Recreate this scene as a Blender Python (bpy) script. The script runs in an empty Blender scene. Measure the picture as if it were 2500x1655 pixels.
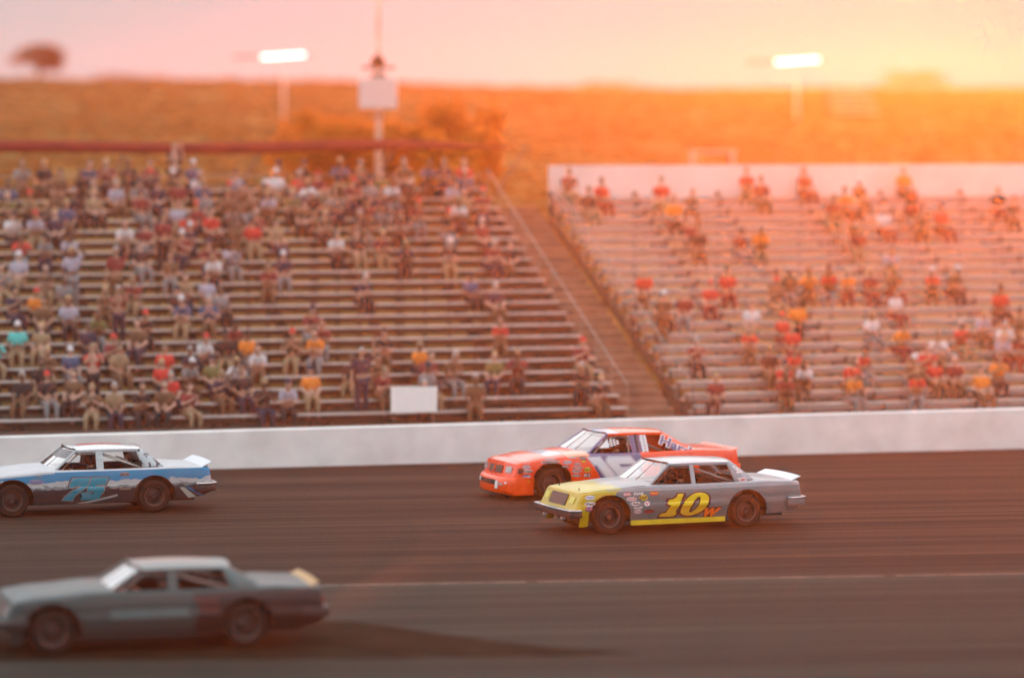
import bpy, bmesh, math, random
from mathutils import Vector, Matrix
R = math.radians
sin, cos = math.sin, math.cos
random.seed(7)
sc = bpy.context.scene
C = sc.collection

# ------------------------------------------------------------------ camera
cd = bpy.data.cameras.new("camera"); cam = bpy.data.objects.new("camera", cd); C.objects.link(cam)
cam.location = (0, 0, 8.0)
cam.rotation_euler = (R(90 - 3.45), 0, 0)
cd.sensor_width = 36; cd.lens = 126.0; cd.clip_end = 5000
cd.dof.use_dof = True; cd.dof.focus_distance = 71.9; cd.dof.aperture_fstop = 0.26
sc.camera = cam

# ------------------------------------------------------------------ sky, sun, exposure
SUN_EL, SUN_AZ = 5.8, 7.0          # low in the evening, beyond the hill and a little right of the view
w = bpy.data.worlds.new("World"); sc.world = w; w.use_nodes = True
nt = w.node_tree; nt.nodes.clear()
def wn(t, **k):
    n = nt.nodes.new(t)
    for a, b in k.items(): setattr(n, a, b)
    return n
sky = wn('ShaderNodeTexSky', sky_type='NISHITA', sun_disc=False)
sky.sun_elevation = R(SUN_EL); sky.sun_rotation = R(SUN_AZ)
sky.dust_density = 4.0; sky.air_density = 1.3; sky.ozone_density = 2.0
tc = wn('ShaderNodeTexCoord'); sep = wn('ShaderNodeSeparateXYZ'); nt.links.new(tc.outputs['Generated'], sep.inputs[0])
mr = wn('ShaderNodeMapRange'); mr.inputs['From Min'].default_value = -0.22; mr.inputs['From Max'].default_value = 0.22
nt.links.new(sep.outputs['X'], mr.inputs['Value'])
cr = wn('ShaderNodeValToRGB'); nt.links.new(mr.outputs[0], cr.inputs[0])
e = cr.color_ramp.elements
e[0].position = 0.0; e[0].color = (.42, .395, .395, 1)
e[1].position = 1.0; e[1].color = (.42, .22, .31, 1)
m_ = e.new(.5); m_.color = (.46, .39, .41, 1)
vz = wn('ShaderNodeMapRange', interpolation_type='SMOOTHSTEP')
vz.inputs['From Min'].default_value = 0.03; vz.inputs['From Max'].default_value = 0.5
vz.inputs['To Min'].default_value = 1.0; vz.inputs['To Max'].default_value = 0.75
nt.links.new(sep.outputs['Z'], vz.inputs['Value'])
sk = wn('ShaderNodeMix', data_type='RGBA', blend_type='MULTIPLY'); sk.inputs[0].default_value = 1
nt.links.new(sky.outputs[0], sk.inputs[6]); sk.inputs[7].default_value = (.10, .10, .10, 1)
# sky colour: pink at the horizon, brightened pale blue-grey overhead as added fill
vh = wn('ShaderNodeMapRange', interpolation_type='SMOOTHSTEP'); vh.inputs['From Min'].default_value = .045; vh.inputs['From Max'].default_value = .32
nt.links.new(sep.outputs['Z'], vh.inputs['Value'])
vm = wn('ShaderNodeMix', data_type='RGBA'); nt.links.new(vh.outputs[0], vm.inputs[0]); nt.links.new(cr.outputs[0], vm.inputs[6]); vm.inputs[7].default_value = (1.28, 1.38, 1.46, 1)
mx = wn('ShaderNodeMix', data_type='RGBA')
nt.links.new(vz.outputs[0], mx.inputs[0]); nt.links.new(sk.outputs[2], mx.inputs[6]); nt.links.new(vm.outputs[2], mx.inputs[7])
bg = wn('ShaderNodeBackground'); bg.inputs[1].default_value = 1.0
nt.links.new(mx.outputs[2], bg.inputs[0])
wo = wn('ShaderNodeOutputWorld'); nt.links.new(bg.outputs[0], wo.inputs[0])

sd = bpy.data.lights.new("sun", 'SUN'); sd.energy = 5.0; sd.angle = R(1.2); sd.color = (1.0, .155, .012)
sun = bpy.data.objects.new("sun", sd); C.objects.link(sun)
to_sun = Vector((sin(R(SUN_AZ)) * cos(R(SUN_EL)), cos(R(SUN_AZ)) * cos(R(SUN_EL)), sin(R(SUN_EL))))
sun.rotation_euler = to_sun.to_track_quat('Z', 'Y').to_euler(); sun.location = (30, 60, 40)
sc.view_settings.view_transform = 'Standard'; sc.view_settings.look = 'None'
sc.view_settings.exposure = 0.45; sc.view_settings.gamma = 1.0
sc.cycles.max_bounces = 6; sc.cycles.volume_bounces = 0; sc.cycles.transparent_max_bounces = 12
sc.cycles.use_denoising = True

# ------------------------------------------------------------------ helpers
def tag(o, label=None, cat=None, group=None, kind=None):
    if label: o['label'] = label
    if cat: o['category'] = cat
    if group: o['group'] = group
    if kind: o['kind'] = kind
    return o
def empty(name, loc=(0, 0, 0), rz=0):
    o = bpy.data.objects.new(name, None); o.empty_display_size = .3; C.objects.link(o)
    o.location = loc; o.rotation_euler = (0, 0, rz); return o
class MB:
    def __init__(s): s.v = []; s.f = []
    def quad_strip_grid(s, rows, closed=False):
        b = len(s.v); n = len(rows[0])
        for r in rows: s.v += [tuple(p) for p in r]
        for i in range(len(rows) - 1):
            for j in range(n - 1 + (1 if closed else 0)):
                k = (j + 1) % n
                s.f.append((b + i*n + j, b + i*n + k, b + (i+1)*n + k, b + (i+1)*n + j))
        return b
    def poly(s, pts):
        b = len(s.v); s.v += [tuple(p) for p in pts]; s.f.append(tuple(range(b, b + len(pts))))
    def box(s, x0, x1, y0, y1, z0, z1, M=None):
        b = len(s.v)
        P = [(x, y, z) for z in (z0, z1) for (x, y) in ((x0, y0), (x1, y0), (x1, y1), (x0, y1))]
        if M: P = [tuple(M @ Vector(p)) for p in P]
        s.v += P
        for f in ((3,2,1,0),(4,5,6,7),(0,1,5,4),(1,2,6,5),(2,3,7,6),(3,0,4,7)): s.f.append(tuple(b + i for i in f))
    def beam(s, p, q, w, h=None, up=(0, 0, 1)):
        p, q = Vector(p), Vector(q); h = h or w; d = (q - p); L = d.length; d.normalize()
        u = d.cross(Vector(up))
        if u.length < 1e-4: u = d.cross(Vector((1, 0, 0)))
        u.normalize(); t = u.cross(d)
        b = len(s.v)
        for c in (p, q):
            for a, bb in ((-1,-1),(1,-1),(1,1),(-1,1)): s.v.append(tuple(c + u*a*w/2 + t*bb*h/2))
        for f in ((3,2,1,0),(4,5,6,7),(0,1,5,4),(1,2,6,5),(2,3,7,6),(3,0,4,7)): s.f.append(tuple(b + i for i in f))
    def tube(s, pts, r, n=8, r2=None, caps=True):
        pts = [Vector(p) for p in pts]; rings = []
        for i, p in enumerate(pts):
            d = (pts[min(i+1, len(pts)-1)] - pts[max(i-1, 0)]).normalized()
            a = Vector((0, 0, 1)) if abs(d.z) < .9 else Vector((1, 0, 0))
            u = d.cross(a).normalized(); t = d.cross(u)
            rr = r + ((r2 if r2 is not None else r) - r) * i / max(1, len(pts) - 1)
            rings.append([p + (u*cos(2*math.pi*k/n) + t*sin(2*math.pi*k/n)) * rr for k in range(n)])
        b = s.quad_strip_grid(rings, True)
        if caps:
            s.f.append(tuple(b + k for k in range(n))); s.f.append(tuple(b + (len(pts)-1)*n + n-1-k for k in range(n)))
    def lathe(s, prof, c=(0, 0, 0), n=32, axis='y'):
        rows = []
        for (r, a) in prof:
            row = []
            for k in range(n):
                t = 2*math.pi*k/n
                if axis == 'y': row.append((c[0] + r*cos(t), c[1] + a, c[2] + r*sin(t)))
                else: row.append((c[0] + r*cos(t), c[1] + r*sin(t), c[2] + a))
            rows.append(row)
        s.quad_strip_grid(rows, True)
    def ball(s, c, rx, ry=None, rz=None, n=12, m=8):
        ry = ry or rx; rz = rz or rx
        rows = []
        for i in range(m + 1):
            ph = -math.pi/2 + math.pi*i/m
            rr = max(cos(ph), 1e-3)
            rows.append([(c[0] + rx*rr*cos(2*math.pi*k/n), c[1] + ry*rr*sin(2*math.pi*k/n), c[2] + rz*sin(ph)) for k in range(n)])
        s.quad_strip_grid(rows, True)
    def build(s, name, mat, parent=None, smooth=False, angle=None, bevel=0):
        me = bpy.data.meshes.new(name); me.from_pydata(s.v, [], s.f)
        bm = bmesh.new(); bm.from_mesh(me)
        bmesh.ops.remove_doubles(bm, verts=bm.verts, dist=1e-5)
        bmesh.ops.recalc_face_normals(bm, faces=bm.faces)
        bm.to_mesh(me); bm.free()
        me.materials.append(mat)
        o = bpy.data.objects.new(name, me); C.objects.link(o)
        if parent: o.parent = parent
        if smooth or angle:
            me.shade_smooth()
            if angle: me.set_sharp_from_angle(angle=R(angle))
        if bevel:
            m = o.modifiers.new('bevel', 'BEVEL'); m.width = bevel; m.segments = 2; m.limit_method = 'ANGLE'
        return o

# --- material helpers
def mat(name, col, rough=.6, metal=0, coat=0, noise=0, nscale=8, bump=0, bscale=40, emit=None):
    m = bpy.data.materials.new(name); m.use_nodes = True
    n = m.node_tree.nodes; l = m.node_tree.links; p = n['Principled BSDF']
    p.inputs['Base Color'].default_value = (*col, 1); p.inputs['Roughness'].default_value = rough
    p.inputs['Metallic'].default_value = metal; p.inputs['Coat Weight'].default_value = coat
    p.inputs['Coat Roughness'].default_value = .08
    if noise:
        t = n.new('ShaderNodeTexCoord'); x = n.new('ShaderNodeTexNoise'); x.inputs['Scale'].default_value = nscale; x.inputs['Detail'].default_value = 6
        l.new(t.outputs['Object'], x.inputs['Vector'])
        r = n.new('ShaderNodeMapRange'); r.inputs['From Min'].default_value = .3; r.inputs['From Max'].default_value = .7
        r.inputs['To Min'].default_value = 1 - noise; r.inputs['To Max'].default_value = 1 + noise * .5
        l.new(x.outputs['Fac'], r.inputs['Value'])
        q = n.new('ShaderNodeMix'); q.data_type = 'RGBA'; q.blend_type = 'MULTIPLY'; q.inputs[0].default_value = 1
        q.inputs[6].default_value = (*col, 1); l.new(r.outputs[0], q.inputs[7]); l.new(q.outputs[2], p.inputs['Base Color'])
    if bump:
        t = n.new('ShaderNodeTexCoord'); x = n.new('ShaderNodeTexNoise'); x.inputs['Scale'].default_value = bscale
        l.new(t.outputs['Object'], x.inputs['Vector'])
        b = n.new('ShaderNodeBump'); b.inputs['Strength'].default_value = bump; b.inputs['Distance'].default_value = .02
        l.new(x.outputs['Fac'], b.inputs['Height']); l.new(b.outputs[0], p.inputs['Normal'])
    if emit:
        p.inputs['Emission Color'].default_value = (*emit[0], 1); p.inputs['Emission Strength'].default_value = emit[1]
    return m
class G:
    """small helper for painting a surface with masks in its own object coordinates"""
    def __init__(s, name, rough=.28, coat=.6):
        s.m = bpy.data.materials.new(name); s.m.use_nodes = True
        s.n = s.m.node_tree.nodes; s.l = s.m.node_tree.links; s.p = s.n['Principled BSDF']
        s.p.inputs['Roughness'].default_value = rough; s.p.inputs['Coat Weight'].default_value = coat
        s.p.inputs['Coat Roughness'].default_value = .06
        t = s.n.new('ShaderNodeTexCoord'); s.vec = t.outputs['Object']
        q = s.n.new('ShaderNodeSeparateXYZ'); s.l.new(s.vec, q.inputs[0]); s.x, s.y, s.z = q.outputs
    def math(s, op, a, b=0, c=None):
        k = s.n.new('ShaderNodeMath'); k.operation = op
        for i, v in enumerate((a, b, c)):
            if v is None: continue
            if isinstance(v, (int, float)): k.inputs[i].default_value = v
            else: s.l.new(v, k.inputs[i])
        return k.outputs[0]
    def noise(s, scale, detail=4, vs=(1, 1, 1), amp=1.0, seed=0.):
        mp = s.n.new('ShaderNodeMapping'); mp.inputs['Scale'].default_value = vs; mp.inputs['Location'].default_value = (seed, seed, seed)
        s.l.new(s.vec, mp.inputs[0]); k = s.n.new('ShaderNodeTexNoise'); k.inputs['Scale'].default_value = scale; k.inputs['Detail'].default_value = detail
        s.l.new(mp.outputs[0], k.inputs['Vector'])
        return s.math('MULTIPLY', s.math('SUBTRACT', k.outputs['Fac'], .5), 2 * amp)
    def lt(s, a, b): return s.math('LESS_THAN', a, b)
    def gt(s, a, b): return s.math('GREATER_THAN', a, b)
    def an(s, *a):
        r = a[0]
        for q in a[1:]: r = s.math('MULTIPLY', r, q)
        return r
    def lin(s, a, ax, b, bx, c):           # a*ax + b*bx + c
        return s.math('ADD', s.math('ADD', s.math('MULTIPLY', a, ax), s.math('MULTIPLY', b, bx)), c)
    def mix(s, base, mask, col):
        k = s.n.new('ShaderNodeMix'); k.data_type = 'RGBA'
        if isinstance(mask, (int, float)): k.inputs[0].default_value = mask
        else: s.l.new(mask, k.inputs[0])
        for i, v in ((6, base), (7, col)):
            if isinstance(v, tuple): k.inputs[i].default_value = (*v, 1)
            else: s.l.new(v, k.inputs[i])
        return k.outputs[2]
    def done(s, col, dirt=.18):
        nz = s.noise(3.5, 6, amp=.5, seed=3.1)
        k = s.n.new('ShaderNodeMix'); k.data_type = 'RGBA'; k.blend_type = 'MULTIPLY'; k.inputs[0].default_value = 1
        s.l.new(col, k.inputs[6]); s.l.new(s.math('ADD', s.math('MULTIPLY', nz, dirt * 2), 1 - dirt * .3), k.inputs[7])
        s.l.new(k.outputs[2], s.p.inputs['Base Color'])
        r = s.math('ADD', s.noise(6, 5, amp=.12, seed=9), s.p.inputs['Roughness'].default_value + .02)
        s.l.new(r, s.p.inputs['Roughness'])
        return s.m

# ------------------------------------------------------------------ setting: ground, track, apron, hill
TH = R(14.9)                                # the wall and the stands run off to the right at this angle
u = Vector((cos(TH), sin(TH), 0)); tdir = Vector((-sin(TH), cos(TH), 0))
O = Vector((0, 84.5, 0))
def st(s, t, z=0): return O + u*s + tdir*t + Vector((0, 0, z))

def streaky(name, base, base2, ang, groove=None, rough=.85):
    m = bpy.data.materials.new(name); m.use_nodes = True; n = m.node_tree.nodes; l = m.node_tree.links; p = n['Principled BSDF']
    p.inputs['Roughness'].default_value = rough; p.inputs['Specular IOR Level'].default_value = .06
    t = n.new('ShaderNodeTexCoord'); mp = n.new('ShaderNodeMapping'); mp.inputs['Rotation'].default_value = (0, 0, -ang)
    l.new(t.outputs['Object'], mp.inputs[0])
    mp2 = n.new('ShaderNodeMapping'); mp2.inputs['Scale'].default_value = (.035, 1.0, 1); l.new(mp.outputs[0], mp2.inputs[0])
    a = n.new('ShaderNodeTexNoise'); a.inputs['Scale'].default_value = 1.1; a.inputs['Detail'].default_value = 8; a.inputs['Roughness'].default_value = .65
    l.new(mp2.outputs[0], a.inputs[0])
    mp3 = n.new('ShaderNodeMapping'); mp3.inputs['Scale'].default_value = (.02, 5.0, 1); l.new(mp.outputs[0], mp3.inputs[0])
    b = n.new('ShaderNodeTexNoise'); b.inputs['Scale'].default_value = 1.0; b.inputs['Detail'].default_value = 3
    l.new(mp3.outputs[0], b.inputs[0])
    g = n.new('ShaderNodeTexNoise'); g.inputs['Scale'].default_value = 14; g.inputs['Detail'].default_value = 8; l.new(t.outputs['Object'], g.inputs[0])
    r1 = n.new('ShaderNodeValToRGB'); l.new(a.outputs['Fac'], r1.inputs[0])
    r1.color_ramp.elements[0].position = .36; r1.color_ramp.elements[0].color = (*base, 1)
    r1.color_ramp.elements[1].position = .66; r1.color_ramp.elements[1].color = (*base2, 1)
    r2 = n.new('ShaderNodeMapRange'); r2.inputs['From Min'].default_value = .38; r2.inputs['From Max'].default_value = .48
    r2.inputs['To Min'].default_value = .45; r2.inputs['To Max'].default_value = 1.0; l.new(b.outputs['Fac'], r2.inputs[0])
    q = n.new('ShaderNodeMix'); q.data_type = 'RGBA'; q.blend_type = 'MULTIPLY'; q.inputs[0].default_value = 1
    l.new(r1.outputs[0], q.inputs[6]); l.new(r2.outputs[0], q.inputs[7])
    r3 = n.new('ShaderNodeMapRange'); r3.inputs['From Min'].default_value = .3; r3.inputs['From Max'].default_value = .7
    r3.inputs['To Min'].default_value = .8; r3.inputs['To Max'].default_value = 1.2; l.new(g.outputs['Fac'], r3.inputs[0])
    q2 = n.new('ShaderNodeMix'); q2.data_type = 'RGBA'; q2.blend_type = 'MULTIPLY'; q2.inputs[0].default_value = 1
    l.new(q.outputs[2], q2.inputs[6]); l.new(r3.outputs[0], q2.inputs[7]); l.new(q2.outputs[2], p.inputs['Base Color'])
    bp = n.new('ShaderNodeBump'); bp.inputs['Strength'].default_value = .25; bp.inputs['Distance'].default_value = .01
    l.new(g.outputs['Fac'], bp.inputs['Height']); l.new(bp.outputs[0], p.inputs['Normal'])
    return m
M_ground = mat('dry_ground', (.10, .075, .05), .95, noise=.5, nscale=.6, bump=.5, bscale=5)
M_track = streaky('worn_asphalt', (.021, .0145, .0105), (.060, .040, .029), R(9))
M_apron = streaky('apron_asphalt', (.020, .023, .019), (.042, .045, .037), R(7.5))
M_strip = mat('infield_strip', (.018, .014, .008), 1, noise=.5, nscale=1.3, bump=.6, bscale=9)
for m_x in (M_strip, M_ground): m_x.node_tree.nodes['Principled BSDF'].inputs['Specular IOR Level'].default_value = .05

g = MB(); g.poly([(-700, -120, 0), (700, -120, 0), (700, 900, 0), (-700, 900, 0)])
tag(g.build('ground', M_ground), kind='structure')
# the track sheet lies between the apron seam and the wall
sA, sB = -60, 60
a0 = Vector((-5.9, 61.3, 0)); adir = Vector((cos(R(7.6)), sin(R(7.6)), 0))
g = MB()
P1, P2 = a0 + adir*(-60), a0 + adir*60
g.poly([(P1.x, P1.y, .004), (P2.x, P2.y, .004), tuple(st(60, .3, .004)), tuple(st(-60, .3, .004))])
tag(g.build('race_track', M_track), kind='structure')
g = MB(); g.poly([(P1.x, 20, .008), (P2.x, 20, .008), (P2.x, P2.y + .02, .008), (P1.x, P1.y + .02, .008)])
tag(g.build('pit_apron', M_apron), kind='structure')
# dark brown strip in the infield, tapering to the right
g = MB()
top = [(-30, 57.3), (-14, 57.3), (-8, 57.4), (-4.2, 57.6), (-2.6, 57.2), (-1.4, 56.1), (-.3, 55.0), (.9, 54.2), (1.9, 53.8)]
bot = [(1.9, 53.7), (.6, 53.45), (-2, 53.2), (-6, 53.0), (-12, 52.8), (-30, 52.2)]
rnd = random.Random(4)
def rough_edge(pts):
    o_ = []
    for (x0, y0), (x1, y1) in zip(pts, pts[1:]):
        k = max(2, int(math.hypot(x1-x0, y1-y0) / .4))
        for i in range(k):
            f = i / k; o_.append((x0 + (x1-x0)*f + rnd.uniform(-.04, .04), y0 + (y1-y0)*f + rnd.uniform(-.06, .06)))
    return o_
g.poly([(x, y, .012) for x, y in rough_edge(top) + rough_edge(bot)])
tag(g.build('infield_strip', M_strip), kind='structure')
# painted seam line between track and apron
g = MB(); off = Vector((-adir.y, adir.x, 0))
for k in range(-9, 10):
    if k in (-6, 3, 4): continue
    p = a0 + adir*(k*6.4); q = p + adir*6.2
    g.poly([tuple(p + Vector((0, 0, .014))), tuple(q + Vector((0, 0, .014))), tuple(q + off*.05 + Vector((0, 0, .014))), tuple(p + off*.05 + Vector((0, 0, .014)))])
tag(g.build('edge_line', mat('faded_line', (.30, .27, .22), .8, noise=.7, nscale=3)), kind='structure')

def leafmat(name, c, tw=.45):
    m = mat(name, c, .8, noise=.6, nscale=1.5); n = m.node_tree.nodes; l = m.node_tree.links; p = n['Principled BSDF']; p.inputs['Specular IOR Level'].default_value = .2
    tr = n.new('ShaderNodeBsdfTranslucent'); tr.inputs[0].default_value = (min(1, c[0]*2.2), min(1, c[1]*2.2), c[2]*1.5, 1)
    mx_ = n.new('ShaderNodeMixShader'); mx_.inputs[0].default_value = tw; l.new(p.outputs[0], mx_.inputs[1]); l.new(tr.outputs[0], mx_.inputs[2])
    l.new(mx_.outputs[0], n['Material Output'].inputs['Surface']); return m
# hill behind the stands
def sm(a, b, x): x = max(0, min(1, (x-a)/(b-a))); return x*x*(3-2*x)
def crest(X):  # height of the skyline ridge
    return 10.78 - .50*sm(-30, 12, X) + .10*math.exp(-((X+9)/3.5)**2) + .03*sin(X*.35)
def hill_z(x, y):
    Yc = 232 + x*.10
    f = sm(100, 118, y - x*.26)
    base = 5.35 + (crest(x) - 5.35) * max(0, min(1, (y - 118) / (Yc - 118)))**.8
    if y > Yc: base = crest(x) - (y - Yc)*.03
    return f*base - .6*(1-f) + .06*sin(x*.13 + y*.07)*f + .03*sin(x*.4 - y*.21)*f
M_hill = bpy.data.materials.new('dry_grass'); M_hill.use_nodes = True
n = M_hill.node_tree.nodes; l = M_hill.node_tree.links; p = n['Principled BSDF']; p.inputs['Roughness'].default_value = 1; p.inputs['Specular IOR Level'].default_value = 0
t = n.new('ShaderNodeTexCoord'); mp = n.new('ShaderNodeMapping'); mp.inputs['Scale'].default_value = (.07, .5, 1.6); l.new(t.outputs['Object'], mp.inputs[0])
a = n.new('ShaderNodeTexNoise'); a.inputs['Scale'].default_value = .28; a.inputs['Detail'].default_value = 9; a.inputs['Roughness'].default_value = .7; l.new(mp.outputs[0], a.inputs[0])
r1 = n.new('ShaderNodeValToRGB'); l.new(a.outputs['Fac'], r1.inputs[0]); ee = r1.color_ramp.elements
ee[0].position = .34; ee[0].color = (.11, .07, .028, 1); ee[1].position = .68; ee[1].color = (.33, .21, .085, 1)
q = ee.new(.5); q.color = (.23, .14, .05, 1); l.new(r1.outputs[0], p.inputs['Base Color'])
b = n.new('ShaderNodeTexNoise'); b.inputs['Scale'].default_value = 3; b.inputs['Detail'].default_value = 6; l.new(t.outputs['Object'], b.inputs[0])
bp = n.new('ShaderNodeBump'); bp.inputs['Strength'].default_value = .8; bp.inputs['Distance'].default_value = .4; l.new(b.outputs['Fac'], bp.inputs['Height']); l.new(bp.outputs[0], p.inputs['Normal'])
g = MB(); xs = [-160 + 3.2*i for i in range(101)]; ys = [84 + i*3.0 for i in range(72)]
ys = [y for y in ys if y > 90]
g.quad_strip_grid([[(x, y + x*.0, hill_z(x, y)) for x in xs] for y in ys])
ho = g.build('hill', M_hill, smooth=True); tag(ho, kind='structure')
rows_ = []
# tufts of long dry grass on the hillside: uncountable
g = MB(); rn = random.Random(3)
for i in range(9000):
    y = 112 + 118 * rn.random()**.9; x = (rn.random()*2 - 1) * (y * .155 + 3)
    z = hill_z(x, y); h = rn.uniform(.05, .2); a_ = rn.random()*3.14; ww = rn.uniform(.2, .8)
    if y - x*.26 < 112: continue
    dx, dy = cos(a_)*ww, sin(a_)*ww*.3
    g.poly([(x-dx, y-dy, z-.05), (x+dx, y+dy, z-.05), (x+dx*.6+rn.uniform(-.1,.1), y+dy, z+h), (x-dx*.5, y-dy, z+h*rn.uniform(.6,1))])
tag(g.build('grass', leafmat('grass_tufts', (.22, .13, .045), .12)), kind='stuff')

# ------------------------------------------------------------------ track wall
M_wall = mat('white_wall_paint', (.76, .74, .71), .6, noise=.16, nscale=1.2, bump=.15, bscale=8)
M_wall_foot = mat('tyre_scuffs', (.22, .18, .16), .8, noise=.6, nscale=2)
g = MB(); rows = []
for i in range(61):
    s_ = -45 + 1.5*i
    h = .925 + .0055*s_
    p = st(s_, 0); pb = st(s_, .28)
    rows.append([(p.x, p.y, 0), (p.x - .0, p.y, h - .02), tuple(st(s_, .02, h)), tuple(st(s_, .26, h)), (pb.x, pb.y, h - .02), (pb.x, pb.y, 0)])
g.quad_strip_grid(rows)
wall = g.build('track_wall', M_wall)
tag(wall, 'long low white concrete wall between the race track and the grandstands', 'wall')

# ------------------------------------------------------------------ grandstands
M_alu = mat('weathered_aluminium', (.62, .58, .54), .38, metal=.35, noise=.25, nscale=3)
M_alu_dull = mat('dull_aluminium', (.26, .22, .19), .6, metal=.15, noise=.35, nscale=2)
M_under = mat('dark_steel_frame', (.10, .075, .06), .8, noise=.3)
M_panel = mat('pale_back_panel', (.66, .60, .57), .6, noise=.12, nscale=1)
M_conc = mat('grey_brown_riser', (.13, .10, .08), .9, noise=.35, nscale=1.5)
NR = 21; RISE, RUN, T0, Z0 = .262, .705, 4.6, .86
def seat_tz(k): return T0 + RUN*k, Z0 + RISE*k
def slab(g_, s0, s1, t0, t1, z0, z1):
    b = len(g_.v)
    for z in (z0, z1):
        for (s_, t_) in ((s0, t0), (s1, t0), (s1, t1), (s0, t1)): g_.v.append(tuple(st(s_, t_, z)))
    for f in ((3,2,1,0),(4,5,6,7),(0,1,5,4),(1,2,6,5),(2,3,7,6),(3,0,4,7)): g_.f.append(tuple(b + i for i in f))
def grandstand(s0, s1, nr, label, pale):
    root = empty('grandstand', st((s0+s1)/2, T0 + 6, 0), TH); inv = root.matrix_basis.inverted()
    def B(g_, name, m, **k):
        g_.v = [tuple(inv @ Vector(v)) for v in g_.v]; return g_.build(name, m, root, **k)
    tag(root, label, 'grandstand')
    for k in range(nr):
        t_, z_ = seat_tz(k)
        g = MB(); slab(g, s0, s1, t_ - .13, t_ + .13, z_ - .04, z_)
        B(g, 'bench_plank', M_alu)
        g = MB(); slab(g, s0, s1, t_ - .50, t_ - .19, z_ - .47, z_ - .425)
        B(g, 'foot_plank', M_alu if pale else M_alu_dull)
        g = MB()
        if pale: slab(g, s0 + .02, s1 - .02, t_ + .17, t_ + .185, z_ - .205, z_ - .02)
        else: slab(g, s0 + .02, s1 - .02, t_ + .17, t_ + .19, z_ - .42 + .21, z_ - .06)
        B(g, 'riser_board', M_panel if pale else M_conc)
    g = MB(); n_ = int((s1 - s0) / 2.4)
    for i in range(n_ + 1):
        s_ = s0 + .05 + (s1 - s0 - .1)*i/n_
        for k in range(nr):
            t_, z_ = seat_tz(k)
            slab(g, s_-.03, s_+.03, t_-.5, t_+.2, z_-.53, z_-.475); slab(g, s_-.03, s_+.03, t_+.02, t_+.08, z_-.475, z_-.045)
            if k % 4 == 0: slab(g, s_-.04, s_+.04, t_-.3, t_-.22, 0, z_-.53)
        tk, zk = seat_tz(nr)
        slab(g, s_-.05, s_+.05, tk-.4, tk-.3, 0, zk-.1)
        p, q = st(s_, T0 - .3, .2), st(s_, tk-.35, zk - .9); g.beam(p, q, .1, .16)
    B(g, 'steel_frame', M_under)
    tk, zk = seat_tz(nr - 1)
    if pale:
        g = MB(); n_ = int((s1-s0)/1.8)
        for i in range(n_):
            a_, b_ = s0 + (s1-s0)*i/n_, s0 + (s1-s0)*(i+1)/n_
            slab(g, a_+.004, b_-.004, tk+.42, tk+.46, zk-.28, zk+.93)
        B(g, 'back_panel', M_panel)
    else:
        g = MB()
        for i in range(15):
            s_ = s0 + .05 + (s1-s0-.1)*i/14; g.tube([st(s_, tk+.45, zk-.5), st(s_, tk+.45, zk+.42)], .02, 6)
        g.tube([st(s0, tk+.45, zk+.4), st(s1, tk+.45, zk+.4)], .02, 6); g.tube([st(s0, tk+.45, zk+.1), st(s1, tk+.45, zk+.1)], .015, 6)
        B(g, 'back_rail', M_alu_dull)
    # side rail along the stepped end that faces the gap
    se = s1 + .04 if not pale else s0 - .04
    g = MB(); pts = []
    for k in range(0, nr, 2):
        t_, z_ = seat_tz(k); g.tube([st(se, t_, z_-.5), st(se, t_, z_+.55)], .018, 6); pts.append(st(se, t_, z_+.55))
    g.tube(pts, .022, 6)
    B(g, 'side_rail', M_alu_dull)
    g = MB(); slab(g, s0, s1, T0-.62, T0-.58, .05, .62)
    B(g, 'front_board', M_conc if not pale else mat('sandy_front_board', (.42, .33, .25), .8, noise=.3, nscale=1))
    return root
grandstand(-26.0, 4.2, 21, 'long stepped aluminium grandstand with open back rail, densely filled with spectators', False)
grandstand(6.0, 34.0, 20, 'stepped aluminium grandstand with pale panel wall along its back, sparsely filled', True)

# concrete stair in the gap between the stands
g = MB()
for k in range(30):
    slab(g, 4.45, 5.75, T0 - .6 + .5*k, T0 - .1 + .5*k + .02*0, -.2, .18 + .186*k)
sx = g.build('gap_stair', mat('stair_concrete', (.22, .135, .09), .9, noise=.4, nscale=1.5))  # warm brown: orange glow partly put into the concrete colour
tag(sx, 'concrete stairway climbing through the gap between the two grandstands', 'stairway')

# ------------------------------------------------------------------ people
def fingers(side, wrist, d, up, verts, spread=.018):
    d = d.normalized(); lat = d.cross(up).normalized()
    ch = []
    for i, (o_, L) in enumerate(((-1.5, .062), (-.5, .075), (.5, .078), (1.5, .066))):
        b0 = wrist + d*.075 + lat*o_*spread*1.1
        ch.append((b0, b0 + d*L*.55 - up*.006, b0 + d*L*.95 - up*.028))
    b0 = wrist + d*.03 - lat*side*.03
    ch.append((b0, b0 + d*.035 - lat*side*.03, b0 + d*.07 - lat*side*.035 - up*.01))
    return ch
def skin_mesh(nodes, edges, sub=1, extra=None):
    """one continuous surface grown over a skeleton of joints"""
    me = bpy.data.meshes.new('sk'); me.from_pydata([n_[0] for n_ in nodes], edges, [])
    o = bpy.data.objects.new('sk', me); C.objects.link(o)
    s = o.modifiers.new('s', 'SKIN'); s.use_smooth_shade = True
    if sub: o.modifiers.new('b', 'SUBSURF').levels = sub
    for i, n_ in enumerate(nodes):
        r_ = n_[1] if isinstance(n_[1], tuple) else (n_[1], n_[1]); me.skin_vertices[0].data[i].radius = r_
    me.skin_vertices[0].data[0].use_root = True
    bpy.context.view_layer.update()
    dg = bpy.context.evaluated_depsgraph_get(); out = bpy.data.meshes.new_from_object(o.evaluated_get(dg))
    bpy.data.objects.remove(o); bpy.data.meshes.remove(me)
    return out
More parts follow.
